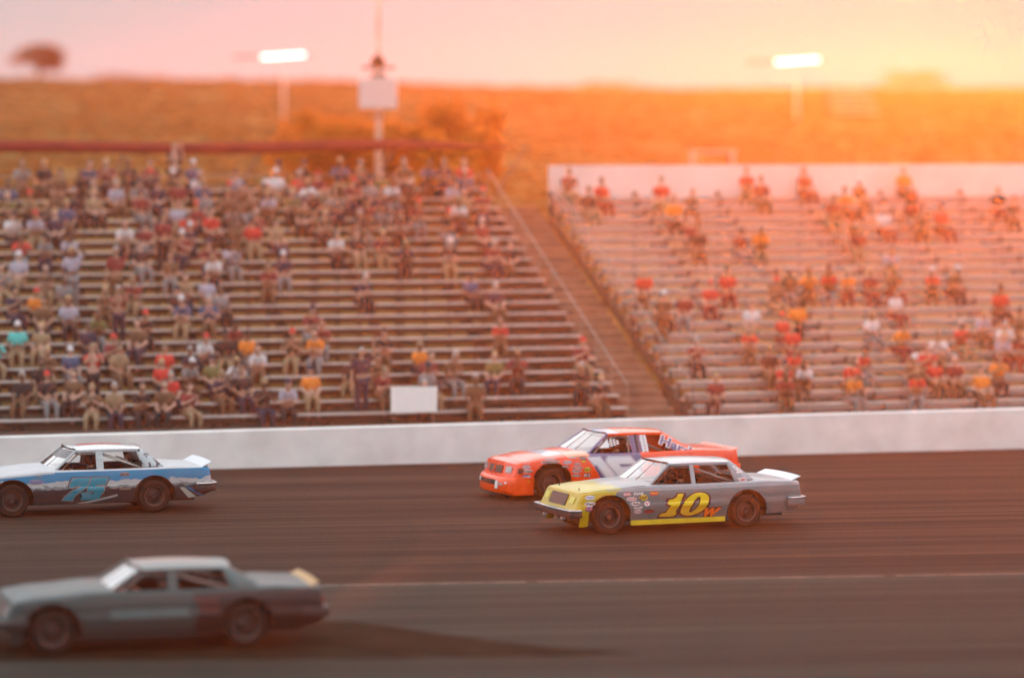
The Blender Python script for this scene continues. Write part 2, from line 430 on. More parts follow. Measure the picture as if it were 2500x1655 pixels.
def head_part(c, tilt=Vector((0, 0, 0))):
    """head with brow, eye sockets, nose, mouth, chin and ears; faces -y"""
    g = MB(); n_, m_ = 20, 14; rows = []
    for i in range(m_ + 1):
        ph = -math.pi/2 + math.pi*i/m_; z = sin(ph); rr = max(cos(ph), .02)
        row = []
        for k in range(n_):
            t_ = 2*math.pi*k/n_; x = cos(t_)*rr; y = sin(t_)*rr
            X, Y, Z = x*.075, y*.095, z*.118
            if z < -.1: X *= 1 - .35*min(1, (-z-.1)/.9); Y = Y*(1 - .12*(-z)) - .008
            if y < -.55:
                if abs(x) < .2 and -.35 < z < .15: Y -= .020*(1 - abs(x)/.2)*(1.1 if z < -.05 else .6)
                if .15 < abs(x) < .6 and -.05 < z < .2: Y += .008
                if abs(x) < .35 and -.62 < z < -.42: Y -= .006
            row.append((c[0] + X, c[1] + Y, c[2] + Z))
        rows.append(row)
    g.quad_strip_grid(rows, True)
    for sgn in (-1, 1): g.ball((c[0] + sgn*.078, c[1] + .008, c[2] - .005), .012, .02, .032, 8, 6)
    return g
M_skin = [mat('skin_light', (.50, .30, .22), .5), mat('skin_tan', (.36, .20, .13), .5), mat('skin_brown', (.17, .09, .055), .5)]
def make_pose(pose):
    V = Vector; seated = pose.startswith('sit')
    lean = {'sit_up': -.02, 'sit_lean': -.20, 'sit_back': .06, 'sit_clap': -.05}.get(pose, 0)
    hz = .11 if seated else .93
    pel = V((0, 0, hz)); chest = pel + V((0, lean*.7, .30)); neckb = pel + V((0, lean*1.15, .46)); neckt = neckb + V((0, lean*.15 - .01, .085)); hc = neckt + V((0, -.02 + lean*.1, .10))
    nodes = [(pel, (.15, .115)), (chest, (.165, .115)), (neckb, (.085, .07)), (neckt, .052), (hc, .06)]; edges = [(0, 1), (1, 2), (2, 3), (3, 4)]
    shirt = [(pel + V((0, 0, .03)), (.17, .14)), (chest, (.19, .135)), (neckb - V((0, 0, .02)), (.10, .085))]; sedge = [(0, 1), (1, 2)]
    tro = [(pel, (.165, .13))]; tedge = []
    chains = []
    for sg in (-1, 1):
        sh = chest + V((sg*.17, -.0, .125))
        if pose in ('sit_up', 'sit_back'): el = sh + V((sg*.06, -.06, -.26)); wr = V((sg*.13, -.30, hz + .10)); d = V((-sg*.3, -1, -.25))
        elif pose == 'sit_drive': el = sh + V((sg*.06, -.12, -.22)); wr = chest + V((sg*.15, -.42, .08)); d = V((-sg*.3, -.7, .6))
        elif pose == 'sit_lean': el = V((sg*.17, -.27, hz + .16)); wr = V((sg*.05, -.42, hz + .24)); d = V((-sg*.6, -.5, .35))
        elif pose == 'sit_clap': el = sh + V((sg*.09, -.12, -.22)); wr = chest + V((sg*.035, -.33, .05)); d = V((-sg*.1, -.6, .8))
        elif pose == 'stand': el = sh + V((sg*.07, .02, -.28)); wr = sh + V((sg*.10, -.06, -.53)); d = V((0, -.15, -1))
        elif pose == 'stand_wave': 
            if sg > 0: el = sh + V((.14, -.05, .20)); wr = sh + V((.10, -.10, .46)); d = V((0, -.1, 1))
            else: el = sh + V((-.07, .02, -.28)); wr = sh + V((-.10, -.06, -.53)); d = V((0, -.15, -1))
        elif pose == 'stand_film': el = sh + V((sg*.05, -.16, -.16)); wr = neckt + V((sg*.07, -.30, .05)); d = V((-sg*.5, -.3, .8))
        i0 = len(nodes); nodes += [(sh, .058), (el, .042), (wr, .027), (wr + d.normalized()*.055, (.038, .02))]; edges += [(1, i0), (i0, i0+1), (i0+1, i0+2), (i0+2, i0+3)]
        j = len(shirt); shirt += [(sh, .075), (sh.lerp(el, .8), .064)]; sedge += [(1, j), (j, j+1)]
        chains += fingers(sg, wr, d, V((0, 0, 1)) if abs(d.normalized().z) < .7 else V((0, 1, 0)), None)
        if pose == 'sit_drive': hp = pel + V((sg*.09, -.02, -.03)); kn = V((sg*.12, -.42, .16)); an = V((sg*.10, -.78, .0)); toe = V((sg*.10, -.86, .08))
        elif seated: hp = pel + V((sg*.09, -.02, -.03)); kn = V((sg*.13, -.44, .07)); an = V((sg*.12, -.43, -.34)); toe = V((sg*.13, -.57, -.385))
        else: hp = pel + V((sg*.09, 0, -.05)); kn = V((sg*.10, -.02, .49)); an = V((sg*.10, .02, .09)); toe = V((sg*.12, -.13, .045))
        i0 = len(nodes); nodes += [(hp, .085), (kn, .058), (an, .038), (toe, (.042, .03))]; edges += [(0, i0), (i0, i0+1), (i0+1, i0+2), (i0+2, i0+3)]
        j = len(tro); tro += [(hp, .10), (kn, .075), (an + (kn-an)*.12, .058)]; tedge += [(0, j), (j, j+1), (j+1, j+2)]
    body = skin_mesh(nodes, edges, 1); sm_ = skin_mesh(shirt, sedge, 1); tm = skin_mesh(tro, tedge, 1)
    # join head, fingers and shoes' soles into the body mesh
    g = head_part(hc)
    for c_ in chains: g.tube(c_, .0095, 5, .0075)
    bm = bmesh.new(); bm.from_mesh(body)
    me2 = bpy.data.meshes.new('h'); me2.from_pydata(g.v, [], g.f); bm.from_mesh(me2); bpy.data.meshes.remove(me2)
    bmesh.ops.recalc_face_normals(bm, faces=bm.faces); bm.to_mesh(body); bm.free(); body.shade_smooth()
    def hairmesh(kind):
        h = MB(); rows = []
        for i in range(7):
            ph = (-.05 if kind != 'long' else -.9) + (math.pi/2 - (-.05 if kind != 'long' else -.9))*i/6
            rr = max(cos(ph) if ph > 0 else 1, .02); row = []
            for k in range(18):
                t_ = 2*math.pi*k/18; x, y = cos(t_)*rr, sin(t_)*rr
                zz = sin(ph) if ph > 0 else ph*.9
                if kind != 'cap' and y < -.45 and zz < .45: x *= .9; y *= .80; zz = max(zz, .42)
                row.append((hc.x + x*.084, hc.y + y*.105 + .006, hc.z + .012 + zz*.122))
            rows.append(row)
        h.quad_strip_grid(rows, True)
        if kind == 'cap': h.poly([(hc.x-.06, hc.y-.08, hc.z+.035), (hc.x-.045, hc.y-.17, hc.z+.02), (hc.x+.045, hc.y-.17, hc.z+.02), (hc.x+.06, hc.y-.08, hc.z+.035)])
        if kind == 'helmet':
            h = MB(); h.ball((hc.x, hc.y+.005, hc.z+.01), .128, .148, .150, 20, 12)
        return h
    res = {'body': body, 'shirt': sm_, 'trousers': tm}
    for kd in ('hair', 'long', 'cap', 'helmet'):
        h = hairmesh(kd); me = bpy.data.meshes.new(kd); me.from_pydata(h.v, [], h.f); me.shade_smooth(); res[kd] = me
    for m_ in list(res.values()): m_.materials.clear(); m_.materials.append(M_skin[0])
    for a_ in ('shirt', 'trousers', 'body'): res[a_].shade_smooth()
    return res
POSES = {p_: make_pose(p_) for p_ in ('sit_up', 'sit_lean', 'sit_back', 'sit_clap', 'stand', 'stand_wave', 'stand_film', 'sit_drive')}
COLS = {'white': (.55, .52, .52), 'grey': (.19, .19, .19), 'black': (.022, .02, .022), 'navy': (.022, .026, .050), 'blue': (.045, .085, .16), 'teal': (.07, .45, .42),
        'red': (.55, .04, .03), 'maroon': (.20, .03, .03), 'orange': (.70, .20, .03), 'yellow': (.70, .55, .04), 'brown': (.14, .075, .04), 'tan': (.28, .19, .11),
        'lilac': (.34, .32, .38), 'pink': (.75, .22, .28), 'green': (.08, .18, .06), 'olive': (.16, .14, .05)}
FAB = {k: mat(k + '_cloth', v, .85, noise=.12, nscale=6) for k, v in COLS.items()}
HAIRC = {'dark': mat('dark_hair', (.02, .013, .01), .6), 'brown': mat('brown_hair', (.08, .04, .02), .6), 'blond': mat('blond_hair', (.42, .27, .11), .6), 'grey': mat('grey_hair', (.32, .31, .30), .6)}
def setmat(o, m):
    s = o.material_slots[0]; s.link = 'OBJECT'; s.material = m
def person(pose, loc, rz, top, legs, head, headcol, label, group=None, skin=None, scale=1.0):
    P = POSES[pose]
    b = bpy.data.objects.new('person', P['body']); C.objects.link(b); b.location = loc; b.rotation_euler = (0, 0, rz); b.scale = (scale,)*3
    setmat(b, skin or random.choice(M_skin[:2] + M_skin))
    tag(b, label, 'person', group)
    for nm, key, m in (('shirt', 'shirt', FAB[top]), ('trousers', 'trousers', FAB[legs]), ('cap' if head == 'cap' else ('helmet' if head == 'helmet' else 'hair'), head, (FAB if head in ('cap', 'helmet') else HAIRC)[headcol])):
        c = bpy.data.objects.new(nm, P[key]); C.objects.link(c); c.parent = b; setmat(c, m)
    return b
ORD = ['zeroth', 'first', 'second', 'third', 'fourth', 'fifth', 'sixth', 'seventh', 'eighth', 'ninth', 'tenth', 'eleventh', 'twelfth', 'thirteenth', 'fourteenth', 'fifteenth', 'sixteenth', 'seventeenth', 'eighteenth', 'nineteenth', 'twentieth', 'twenty-first', 'twenty-second', 'twenty-third', 'twenty-fourth', 'twenty-fifth']
def visible_s(k):     # span of a bench inside the frame
    t_, z_ = seat_tz(k); res = []
    for px in (-1290, 1290):
        f = px / 8750
        # X = s*cos - t*sin ; D = 84.5 + s*sin + t*cos ; X = f*D
        res.append((f*(84.5 + t_*cos(TH)) + t_*sin(TH)) / (cos(TH) - f*sin(TH)))
    return res
def dens(px, row, right):
    y = (20.5 - row) / 21
    if not right:
        if px < 260: return .62 if y < .3 else (.34 if y < .6 else .38)
        if px < 700: return .60 if y < .35 else .40
        if px < 1150: return .62 if y < .28 else (.16 if y < .85 else .22)
        return .30 if y < .5 else .22
    return (.20 if row == 19 else .13) if row > 9 else (.27 if row > 2 else .30)
rp = random.Random(21)
tops_l = ['black', 'brown', 'grey', 'white', 'navy', 'maroon', 'red', 'lilac', 'tan', 'black', 'brown', 'olive', 'blue', 'orange', 'maroon', 'grey', 'black', 'brown', 'black', 'maroon', 'navy']
tops_r = ['red', 'orange', 'maroon', 'brown', 'black', 'lilac', 'red', 'orange', 'brown', 'red', 'brown', 'white', 'maroon', 'maroon']  # warm tops: the orange glow over this stand is put into the clothing
npeople = 0
# colours that can be picked out in the photograph: (stand, bench, place) -> top colour
for right in (False, True):
    nr = 20 if right else 21
    for k in range(nr):
        a_, b_ = visible_s(k)
        lo, hi = (a_, 4.0) if not right else (6.3, b_)
        t_, z_ = seat_tz(k); s_ = lo + rp.uniform(.1, .5); cnt = 0; placed = []
        while s_ < hi - .2:
            D = 84.5 + s_*sin(TH) + t_*cos(TH); X = s_*cos(TH) - t_*sin(TH); px = 1250 + 8750*X/D
            if rp.random() < dens(px, k, right) * 1.0: placed.append((s_, px))
            s_ += rp.uniform(.54, .66)
        for j, (s_, px) in enumerate(placed):
            top = rp.choice(tops_r if right else tops_l)
            if not right and px < 60 and k in (4, 5): top = 'teal'
            if not right and k in (1, 2) and 240 < px < 330: top = 'yellow'
            if not right and k in (1, 2, 3) and 370 < px < 440: top = 'red'
            if not right and k in (2, 3) and 540 < px < 640: top = 'white'
            if not right and k == 18 and 690 < px < 830: top = 'white'
            if not right and k in (16, 17) and 370 < px < 470: top = 'lilac'
            legs = rp.choice(['maroon', 'brown', 'black', 'tan', 'grey', 'brown'] if right else ['navy', 'black', 'black', 'tan', 'grey', 'brown']); standing = rp.random() < .06
            hd = rp.choice(['hair', 'hair', 'long', 'cap', 'cap']); hcol = rp.choice(list(HAIRC)) if hd != 'cap' else rp.choice(['white', 'black', 'red', 'navy', 'tan'])
            pose = rp.choice(['stand', 'stand_wave', 'stand_film']) if standing else rp.choice(['sit_up', 'sit_lean', 'sit_back', 'sit_clap', 'sit_up', 'sit_lean'])
            loc = st(s_, t_ - (.36 if standing else .0), z_ - (.425 if standing else 0))
            desc = ('%s-capped' % hcol) if hd == 'cap' else ('%s-haired' % hcol)
            lab = '%s spectator in %s top, %s along the %s bench up, %s' % (desc, top, ORD[j+1], ORD[k+1], 'panel-backed stand' if right else 'open-backed stand')
            person(pose, loc, TH + rp.uniform(-.5, .35), top, legs, hd, hcol, lab, 'spectators in the panel-backed stand' if right else 'spectators in the open-backed stand', scale=rp.uniform(.92, 1.05))
            npeople += 1
print('people', npeople)

# white board and boxes at the foot of the stands
def sign_board():
    r_ = empty('notice_board', st(-1.55, 3.5, 0), TH)
    g = MB(); g.box(-.58, .58, -.02, .02, .92, 1.55); g.build('board', mat('white_board', (.80, .78, .75), .5, noise=.06), r_, bevel=.01)
    for x in (-.5, .5):
        g = MB(); g.box(x-.03, x+.03, .025, .085, 0, 1.5); g.build('leg', M_under, r_)
    tag(r_, 'blank white board standing behind the track wall below the open-backed stand', 'board')
sign_board()

# ------------------------------------------------------------------ things behind the stands
M_red = mat('dark_red_banner', (.24, .018, .010), .7, noise=.25, nscale=.8)
r_ = empty('banner_fence', st(-8, 24, 0), TH)
g = MB(); rows = []
for i in range(121):
    s_ = -30 + .303*i; z_ = 7.29 + .045*sin(s_*.55) - .004*abs(s_) ; sag = .03*sin(s_*2.1)
    th = .17 * (1 if s_ < 3 else max(.12, 1 - (s_-3)/3.8))
    rows.append([(s_+8, .03 + sag, z_ - th), (s_+8, .05 + sag, z_), (s_+8, .03 + sag, z_ + th)])
g.quad_strip_grid(rows)
o = g.build('banner', M_red, r_, smooth=True); sol = o.modifiers.new('s', 'SOLIDIFY'); sol.thickness = .02
for i in range(10):
    g = MB(); g.tube([(-22 + 3.9*i, .1, 4.6), (-22 + 4.1*i, .1, 7.32)], .035, 8); g.build('post', M_under, r_, smooth=True)
tag(r_, 'dark red banner strip strung on posts behind the open-backed grandstand', 'banner fence')

def floodlight(x, y, lampz, label):
    r_ = empty('floodlight', (x, y, 0)); gz = hill_z(x, y) - .5
    g = MB(); g.tube([(0, 0, gz), (0, 0, lampz + .1)], .075, 12, .05); g.build('pole', mat('pale_pole', (.78, .66, .60), .6), r_, smooth=True)
    g = MB(); g.tube([(-2.4, 0, lampz), (1.3, 0, lampz + .08)], .05, 8); g.build('crossarm', M_under, r_, smooth=True)
    lens = mat('lit_lens', (1, .98, .95), .3, emit=((1.0, .95, .86), 3.5))
    for i in range(4):
        xx = -.78 + .52*i
        g = MB(); g.box(xx-.25, xx+.25, -.24, -.02, lampz-.07 + i*.035, lampz+.07 + i*.035)
        hs = g.build('lamp_housing', M_alu_dull, r_, bevel=.02)
        g = MB(); g.box(xx-.23, xx+.23, -.262, -.245, lampz-.055 + i*.035, lampz+.055 + i*.035)
        g.build('lens', lens, hs)
    tag(r_, label, 'floodlight', 'floodlights on poles above the hill')
def at(px, py, D):       # world point seen at that pixel of the 2500-wide photograph, used here to measure the place
    return Vector(((px-1250)/8750*D, D, 8 - (py-300)/8750*D))
q = at(694, 141, 170); floodlight(q.x, q.y, q.z, 'lit floodlight bank on a pale pole above the hill, above the open-backed stand')
q = at(1944, 153, 170); floodlight(q.x, q.y, q.z, 'lit floodlight bank on a pale pole above the hill, above the panel-backed stand')

# tall pole with an equipment cabinet and loudspeaker
q = at(925, 300, 118)
r_ = empty('utility_pole', (q.x, q.y, 0))
g = MB(); g.tube([(0, 0, 3), (0, 0, 12.6)], .12, 12, .09); g.build('pole', mat('weathered_wood', (.62, .48, .38), .9, noise=.3, nscale=3), r_, smooth=True)
g = MB(); g.box(-.62, .62, -.62, -.18, 8.45, 9.45); cb = g.build('cabinet', mat('white_cabinet', (.62, .58, .57), .6, noise=.1), r_, bevel=.03)
g = MB(); g.box(-.25, .25, -.60, -.2, 9.46, 9.62); g.build('cap', M_alu_dull, cb)
g = MB(); g.lathe([(.02, .0), (.06, -.1), (.14, -.28), (.24, -.42)], (0, -.2, 9.95), 16); h_ = g.build('loudspeaker', mat('brown_horn', (.20, .12, .08), .6), r_, smooth=True)
sol = h_.modifiers.new('s', 'SOLIDIFY'); sol.thickness = .012
g = MB(); g.beam((-.55, 0, 9.8), (.55, 0, 9.8), .09, .09); g.build('crossarm', M_under, r_)
tag(r_, 'tall weathered pole with white cabinet and loudspeaker behind the grandstands', 'utility pole')

# far small bleachers on the hillside
q = at(2090, 330, 175)
r_ = empty('bleachers', (q.x, q.y, hill_z(q.x, q.y)), .1)
for i in range(6):
    g = MB(); g.box(-1.1 + .04*i, 1.1 - .04*i, i*.5, i*.5 + .22, .25 + .28*i, .31 + .28*i); g.build('bench_plank', M_alu, r_)
for x in (-1.0, 0, 1.0):
    g = MB(); g.beam((x, -.1, 0), (x, 2.8, 1.6), .06, .08); g.box(x-.03, x+.03, 2.6, 2.7, -.5, 1.6); g.build('support', M_under, r_)
tag(r_, 'small set of bare aluminium bleachers standing on the hillside', 'bleachers')
q = at(1740, 371, 135)
g = MB(); zz = hill_z(q.x, q.y); g.box(-.9, .9, -.25, .25, .38, .44); g.box(-.8, -.7, -.2, .2, -.2, .38); g.box(.7, .8, -.2, .2, -.2, .38)
o = g.build('bench', M_alu); o.location = (q.x, q.y, max(zz, q.z-.4)); o.rotation_euler = (0, 0, .05); tag(o, 'low pale bench on the grass bank above the panel-backed stand', 'bench')

# trees
M_bark = mat('bark', (.10, .065, .045), .95, noise=.4, nscale=6)
def tree(x, y, h, rx, rz, m, label, seed, group='trees on the hill', n=5200, base=None):
    rn = random.Random(seed); z0 = (hill_z(x, y) if base is None else base) - .1
    r_ = empty('tree', (x, y, z0))
    g = MB(); top = h*.62
    g.tube([(0, 0, -.3), (.03*h, .02*h, top*.45), (-.01*h, 0, top)], .035*h, 8, .012*h)
    cl = []
    for i in range(9):
        a_ = i*2.4; f = .35 + .6*rn.random(); L = rx*rn.uniform(.5, .85)
        s_ = Vector((0, 0, top*f*.95)); e_ = Vector((cos(a_)*L, sin(a_)*L, h - rz*rn.uniform(.4, 1.5)))
        g.tube([s_, (s_+e_)/2 + Vector((0, 0, -.04*h)), e_], .014*h, 6, .005*h); cl.append((e_, rn.uniform(.32, .5)))
    g.build('trunk', M_bark, r_, smooth=True)
    for i in range(12):
        a_ = rn.random()*6.28; rr = rn.random()**.5*.8; cl.append((Vector((cos(a_)*rr*rx, sin(a_)*rr*rx, h - rz + rz*.8*rn.uniform(-1, 1)*(1-rr*.5))), rn.uniform(.25, .45)))
    g = MB()
    for i in range(n):
        c_, q_ = rn.choice(cl); d = Vector((rn.gauss(0, 1), rn.gauss(0, 1), rn.gauss(0, .8))).normalized() * (rn.random()**.45) * q_
        p_ = c_ + Vector((d.x*rx, d.y*rx, d.z*rz)); s_ = rn.uniform(.035, .075)*h*.5
        a1 = Vector((rn.gauss(0, 1), rn.gauss(0, 1), rn.gauss(0, 1))).normalized()*s_; a2 = a1.orthogonal().normalized()*s_*.5
        g.poly([p_ - a1, p_ + a2, p_ + a1, p_ - a2])
    g.build('crown', m, r_)
    tag(r_, label, 'tree', group)
Lo = leafmat('ochre_leaves', (.30, .13, .02)); Lg = leafmat('dull_green_leaves', (.055, .06, .02)); Lb = leafmat('brown_leaves', (.13, .06, .03))
q = at(95, 190, 238); tree(q.x, q.y, 2.9, 1.7, 1.1, Lb, 'dark round tree on the skyline at the far left end of the hill', 11)
q = at(330, 190, 240); tree(q.x, q.y, 1.0, 2.6, .4, Lb, 'low dark bush clump on the skyline beside the dark round tree', 12)
q = at(2225, 210, 238); tree(q.x, q.y, 1.5, 2.4, .7, Lo, 'low spreading ochre bush on the skyline past the second floodlight', 13)
q = at(1480, 205, 240); tree(q.x, q.y, .9, 2.2, .35, Lo, 'small flat bush on the skyline between the floodlights', 14)
q = at(800, 430, 122); tree(q.x, q.y, 3.6, 1.9, 1.5, Lo, 'ochre tree behind the dark red banner, nearer the first floodlight', 15, base=5.2)
q = at(960, 430, 124); tree(q.x, q.y, 3.3, 1.3, 1.4, Lo, 'ochre tree standing at the foot of the utility pole', 16, base=5.2)
q = at(1130, 430, 120); tree(q.x, q.y, 3.9, 1.2, 1.6, Lo, 'narrow golden tree beside the end of the dark red banner', 17, base=5.2)
for i, (s_, t_, h_, nm) in enumerate(((4.6, 25.6, 2.3, 'bushy ochre tree at the top of the concrete stairway'), (5.4, 27.6, 3.3, 'taller ochre tree behind the top of the concrete stairway'))):
    q = st(s_, t_); tree(q.x, q.y, h_, 1.2, 1.1, Lo, nm, 30+i, base=4.7)

# ------------------------------------------------------------------ race cars
M_tyre = mat('tyre_rubber', (.022, .018, .016), .85, noise=.3, nscale=12)
M_rim = mat('dark_steel_rim', (.030, .022, .02), .55, metal=.2)
M_rimring = mat('rim_edge', (.16, .12, .11), .45, metal=.4)
for m_x in (M_tyre,): m_x.node_tree.nodes['Principled BSDF'].inputs['Specular IOR Level'].default_value = .12
M_dark = mat('dark_interior', (.030, .020, .017), .8, noise=.3)
M_black = mat('black_plastic', (.018, .016, .016), .55)
M_chrome = mat('worn_chrome', (.62, .60, .60), .25, metal=.9, noise=.2)
M_cage = mat('cage_tube', (.30, .24, .22), .4)
M_mesh = mat('grille_mesh', (.10, .065, .055), .6, noise=.5, nscale=60)
M_white = mat('white_vinyl', (.75, .73, .72), .45)
M_lens = mat('headlight_glass', (.45, .42, .42), .15, metal=.3, noise=.3, nscale=20)
M_tail = mat('dark_red_lens', (.25, .02, .015), .25)
def glass(name, tint=(.9, .88, .86), refl=.35, veil=.12):
    m = bpy.data.materials.new(name); m.use_nodes = True; n = m.node_tree.nodes; l = m.node_tree.links; n.clear()
    o = n.new('ShaderNodeOutputMaterial'); t = n.new('ShaderNodeBsdfTransparent'); t.inputs[0].default_value = (*tint, 1)
    gl = n.new('ShaderNodeBsdfGlossy'); gl.inputs['Roughness'].default_value = .06; gl.inputs[0].default_value = (.95, .95, .95, 1)
    d = n.new('ShaderNodeBsdfDiffuse'); d.inputs[0].default_value = (.62, .58, .55, 1)
    f = n.new('ShaderNodeFresnel'); f.inputs[0].default_value = 1.5
    ad = n.new('ShaderNodeMath'); ad.operation = 'MULTIPLY_ADD'; l.new(f.outputs[0], ad.inputs[0]); ad.inputs[1].default_value = 1.6; ad.inputs[2].default_value = refl*.3; ad.use_clamp = True
    m1 = n.new('ShaderNodeMixShader'); m1.inputs[0].default_value = veil; l.new(t.outputs[0], m1.inputs[1]); l.new(d.outputs[0], m1.inputs[2])
    m2 = n.new('ShaderNodeMixShader'); l.new(ad.outputs[0], m2.inputs[0]); l.new(m1.outputs[0], m2.inputs[1]); l.new(gl.outputs[0], m2.inputs[2])
    l.new(m2.outputs[0], o.inputs[0]); return m
M_glass = glass('scuffed_polycarbonate', veil=.30); M_glass2 = glass('side_polycarbonate', veil=.05, refl=.1)

def interp(tab, x):
    if x <= tab[0][0]: return tab[0][1]
    for (x0, a), (x1, b) in zip(tab, tab[1:]):
        if x <= x1: f = (x-x0)/(x1-x0); return a + (b-a)*f
    return tab[-1][1]
def sminterp(tab, x):
    if x <= tab[0][0]: return tab[0][1]
    for (x0, a), (x1, b) in zip(tab, tab[1:]):
        if x <= x1: f = (x-x0)/(x1-x0); f = f*f*(3-2*f); return a + (b-a)*f
    return tab[-1][1]
class Car:
    pass
SEDAN = dict(nose=-2.20, tail=2.70, hw=.965, wb=1.475, R=.335, arch=.435, archz=.36, sill=.235,
    plan=[(-2.20, .90), (-2.14, .935), (-1.9, .965), (-1.3, .99), (-.3, 1), (1.0, 1), (1.9, .985), (2.45, .955), (2.64, .93), (2.70, .90)],
    sec=[(.15, .90), (.24, .925), (.36, .965), (.50, 1.0), (.555, 1.0), (.575, .986), (.70, .990), (.80, .975), (.90, .95), (1.0, .94)],
    top=[(-2.20, .765), (-2.0, .79), (-1.5, .835), (-.75, .885), (.2, .875), (1.5, .885), (1.9, .90), (2.4, .875), (2.70, .845)],
    crown=[(-2.2, .02), (-1.8, .05), (-.6, .06), (1.7, .035), (2.7, .03)],
    low=[(-2.20, .36), (-2.075, .33), (-2.07, .150), (-1.915, .145), (-1.90, .235), (-1.0, .235), (1.0, .235), (1.95, .26), (2.25, .27), (2.5, .30), (2.62, .36), (2.70, .40)],
    nrake=.16, trake=-.05, bulge=.035,
    A=(-.60, .80, .885), At=(-.10, .635, 1.285), Ct=(1.15, .635, 1.275), Cb=(1.27, .80, .885), Rb=(1.72, .74, .915), Rt=(1.28, .60, 1.28), B=(.37, .055), crownr=.06, roofc=1.0)
COUPE = dict(nose=-2.30, tail=3.00, hw=.94, wb=1.475, R=.335, arch=.445, archz=.37, sill=.20,
    plan=[(-2.30, .84), (-2.22, .90), (-2.0, .945), (-1.3, .985), (-.3, 1), (1.2, 1), (2.0, .985), (2.6, .96), (2.9, .93), (3.0, .90)],
    sec=[(.1, .95), (.20, .965), (.36, .99), (.52, 1.0), (.60, 1.0), (.70, .99), (.80, .975), (.90, .95), (1.0, .93)],
    top=[(-2.30, .745), (-2.1, .79), (-1.5, .855), (-.7, .905), (.2, .885), (1.6, .90), (2.0, .91), (2.6, .885), (3.0, .86)],
    crown=[(-2.3, .02), (-1.8, .05), (-.6, .06), (1.7, .035), (3.0, .02)],
    low=[(-2.30, .13), (-1.9, .125), (-1.0, .17), (1.0, .18), (1.95, .26), (2.4, .30), (3.0, .36)],
    nrake=.10, trake=-.03, bulge=.10,
    A=(-.62, .79, .905), At=(-.05, .60, 1.315), Ct=(1.22, .60, 1.295), Cb=(1.50, .78, .90), Rb=(1.92, .70, .925), Rt=(1.32, .55, 1.30), B=(.60, .06), crownr=.055, roofc=1.0)
def W(P, x, z): return P['hw'] * sminterp(P['plan'], x) * interp(P['sec'], z)
def warp(P, x, y, z):
    """rake and plan bulge of the nose and tail faces"""
    k = max(0, 1 - (x - P['nose'])/.35)**2
    x2 = x + k * (P['nrake'] * (z - .45)/.35 * (1 if z > .45 else .35)) - k * P['bulge'] * (1 - min(1, abs(y)/P['hw'])**2.2)
    k = max(0, 1 - (P['tail'] - x)/.30)**2
    return (x2 + k * (P['trake'] * (z-.5)/.35) + k*.05*(1-min(1, abs(y)/P['hw'])**2.2), y, z)
def side_pt(P, x, z, off=.004, side=-1):
    wv = W(P, x, z) + off
    return warp(P, x, side*wv, z)
def front_pt(P, y, z, off=.01):
    x, y, z = warp(P, P['nose'], y, z); return (x - off, y, z)
def tail_pt(P, y, z, off=.01):
    x, y, z = warp(P, P['tail'], y, z); return (x + off, y, z)
def shell(P):
    g = MB(); wb, AR, AZ = P['wb'], P['arch'], P['archz']
    xs = set(); x = P['nose']
    while x < P['tail']: xs.add(round(x, 4)); x += .07
    xs |= {P['tail'], round(P['nose']+.015, 4), round(P['nose']+.03, 4), round(P['tail']-.02, 4)} | {x_ for x_, _ in P['low']}
    for c in (-wb, wb):
        xs = {x for x in xs if abs(x - c) > AR + .02}
        for i in range(0, 19): xs.add(round(c - AR*cos(math.pi*i/18), 4))
        xs |= {round(c - AR - .002, 4), round(c + AR + .002, 4)}
    xs = sorted(xs); NS = 14
    def ring(x, side):
        zs = interp(P['top'], x) if 0 else sminterp(P['top'], x); zb = interp(P['low'], x)
        for c in (-wb, wb):
            if abs(x - c) <= AR + 1e-4: zb = max(AZ - .12 if abs(abs(x-c) - AR) < 1e-3 else 0, AZ + math.sqrt(max(0, AR*AR - (x-c)**2)) * (.93))
        pts = []
        for j in range(NS + 1):
            z = zb + (zs - zb) * (j / NS)
            pts.append((x, side*W(P, x, z), z))
        w_ = W(P, x, zs); cr_ = sminterp(P['crown'], x)
        for (f, dz) in ((.985, .012), (.955, .022), (.90, .30*cr_ + .02), (.75, .62*cr_ + .02), (.5, .85*cr_ + .02), (.25, .97*cr_ + .02), (0, cr_ + .02)):
            pts.append((x, side*w_*f, zs + dz))
        return [warp(P, *p_) for p_ in pts]
    n_ = NS + 8
    cabin = (P['A'][0] + .10, P['Rb'][0] - .10)
    for side in (-1, 1):
        for i in range(len(xs) - 1):
            ra, rb = ring(xs[i], side), ring(xs[i+1], side)
            for j in range(n_ - 1):
                mid = (xs[i] + xs[i+1]) / 2
                if cabin[0] < mid < cabin[1] and j >= NS + 3: continue
                g.poly([ra[j], rb[j], rb[j+1], ra[j+1]])
    for xe in (P['nose'], P['tail']):
        rl = ring(xe, -1)
        rows = []
        for j in range(n_):
            _, yy, z = rl[j]; yy = abs(yy)
            rows.append([warp(P, xe, -yy + 2*yy*i/16, z) for i in range(17)])
        g.quad_strip_grid(rows)
    return g
def textmesh(s, size, shear=0, bold=0, name='t'):
    c = bpy.data.curves.new(name, 'FONT'); c.body = s; c.size = size; c.shear = shear; c.offset = bold; c.align_x = 'LEFT'; c.resolution_u = 3
    o = bpy.data.objects.new(name, c); C.objects.link(o); bpy.context.view_layer.update()
    me = bpy.data.meshes.new_from_object(o.evaluated_get(bpy.context.evaluated_depsgraph_get())); bpy.data.objects.remove(o)
    v = [(p_.co.x, p_.co.y) for p_ in me.vertices]; f = [tuple(p_.vertices) for p_ in me.polygons]; bpy.data.meshes.remove(me); return v, f
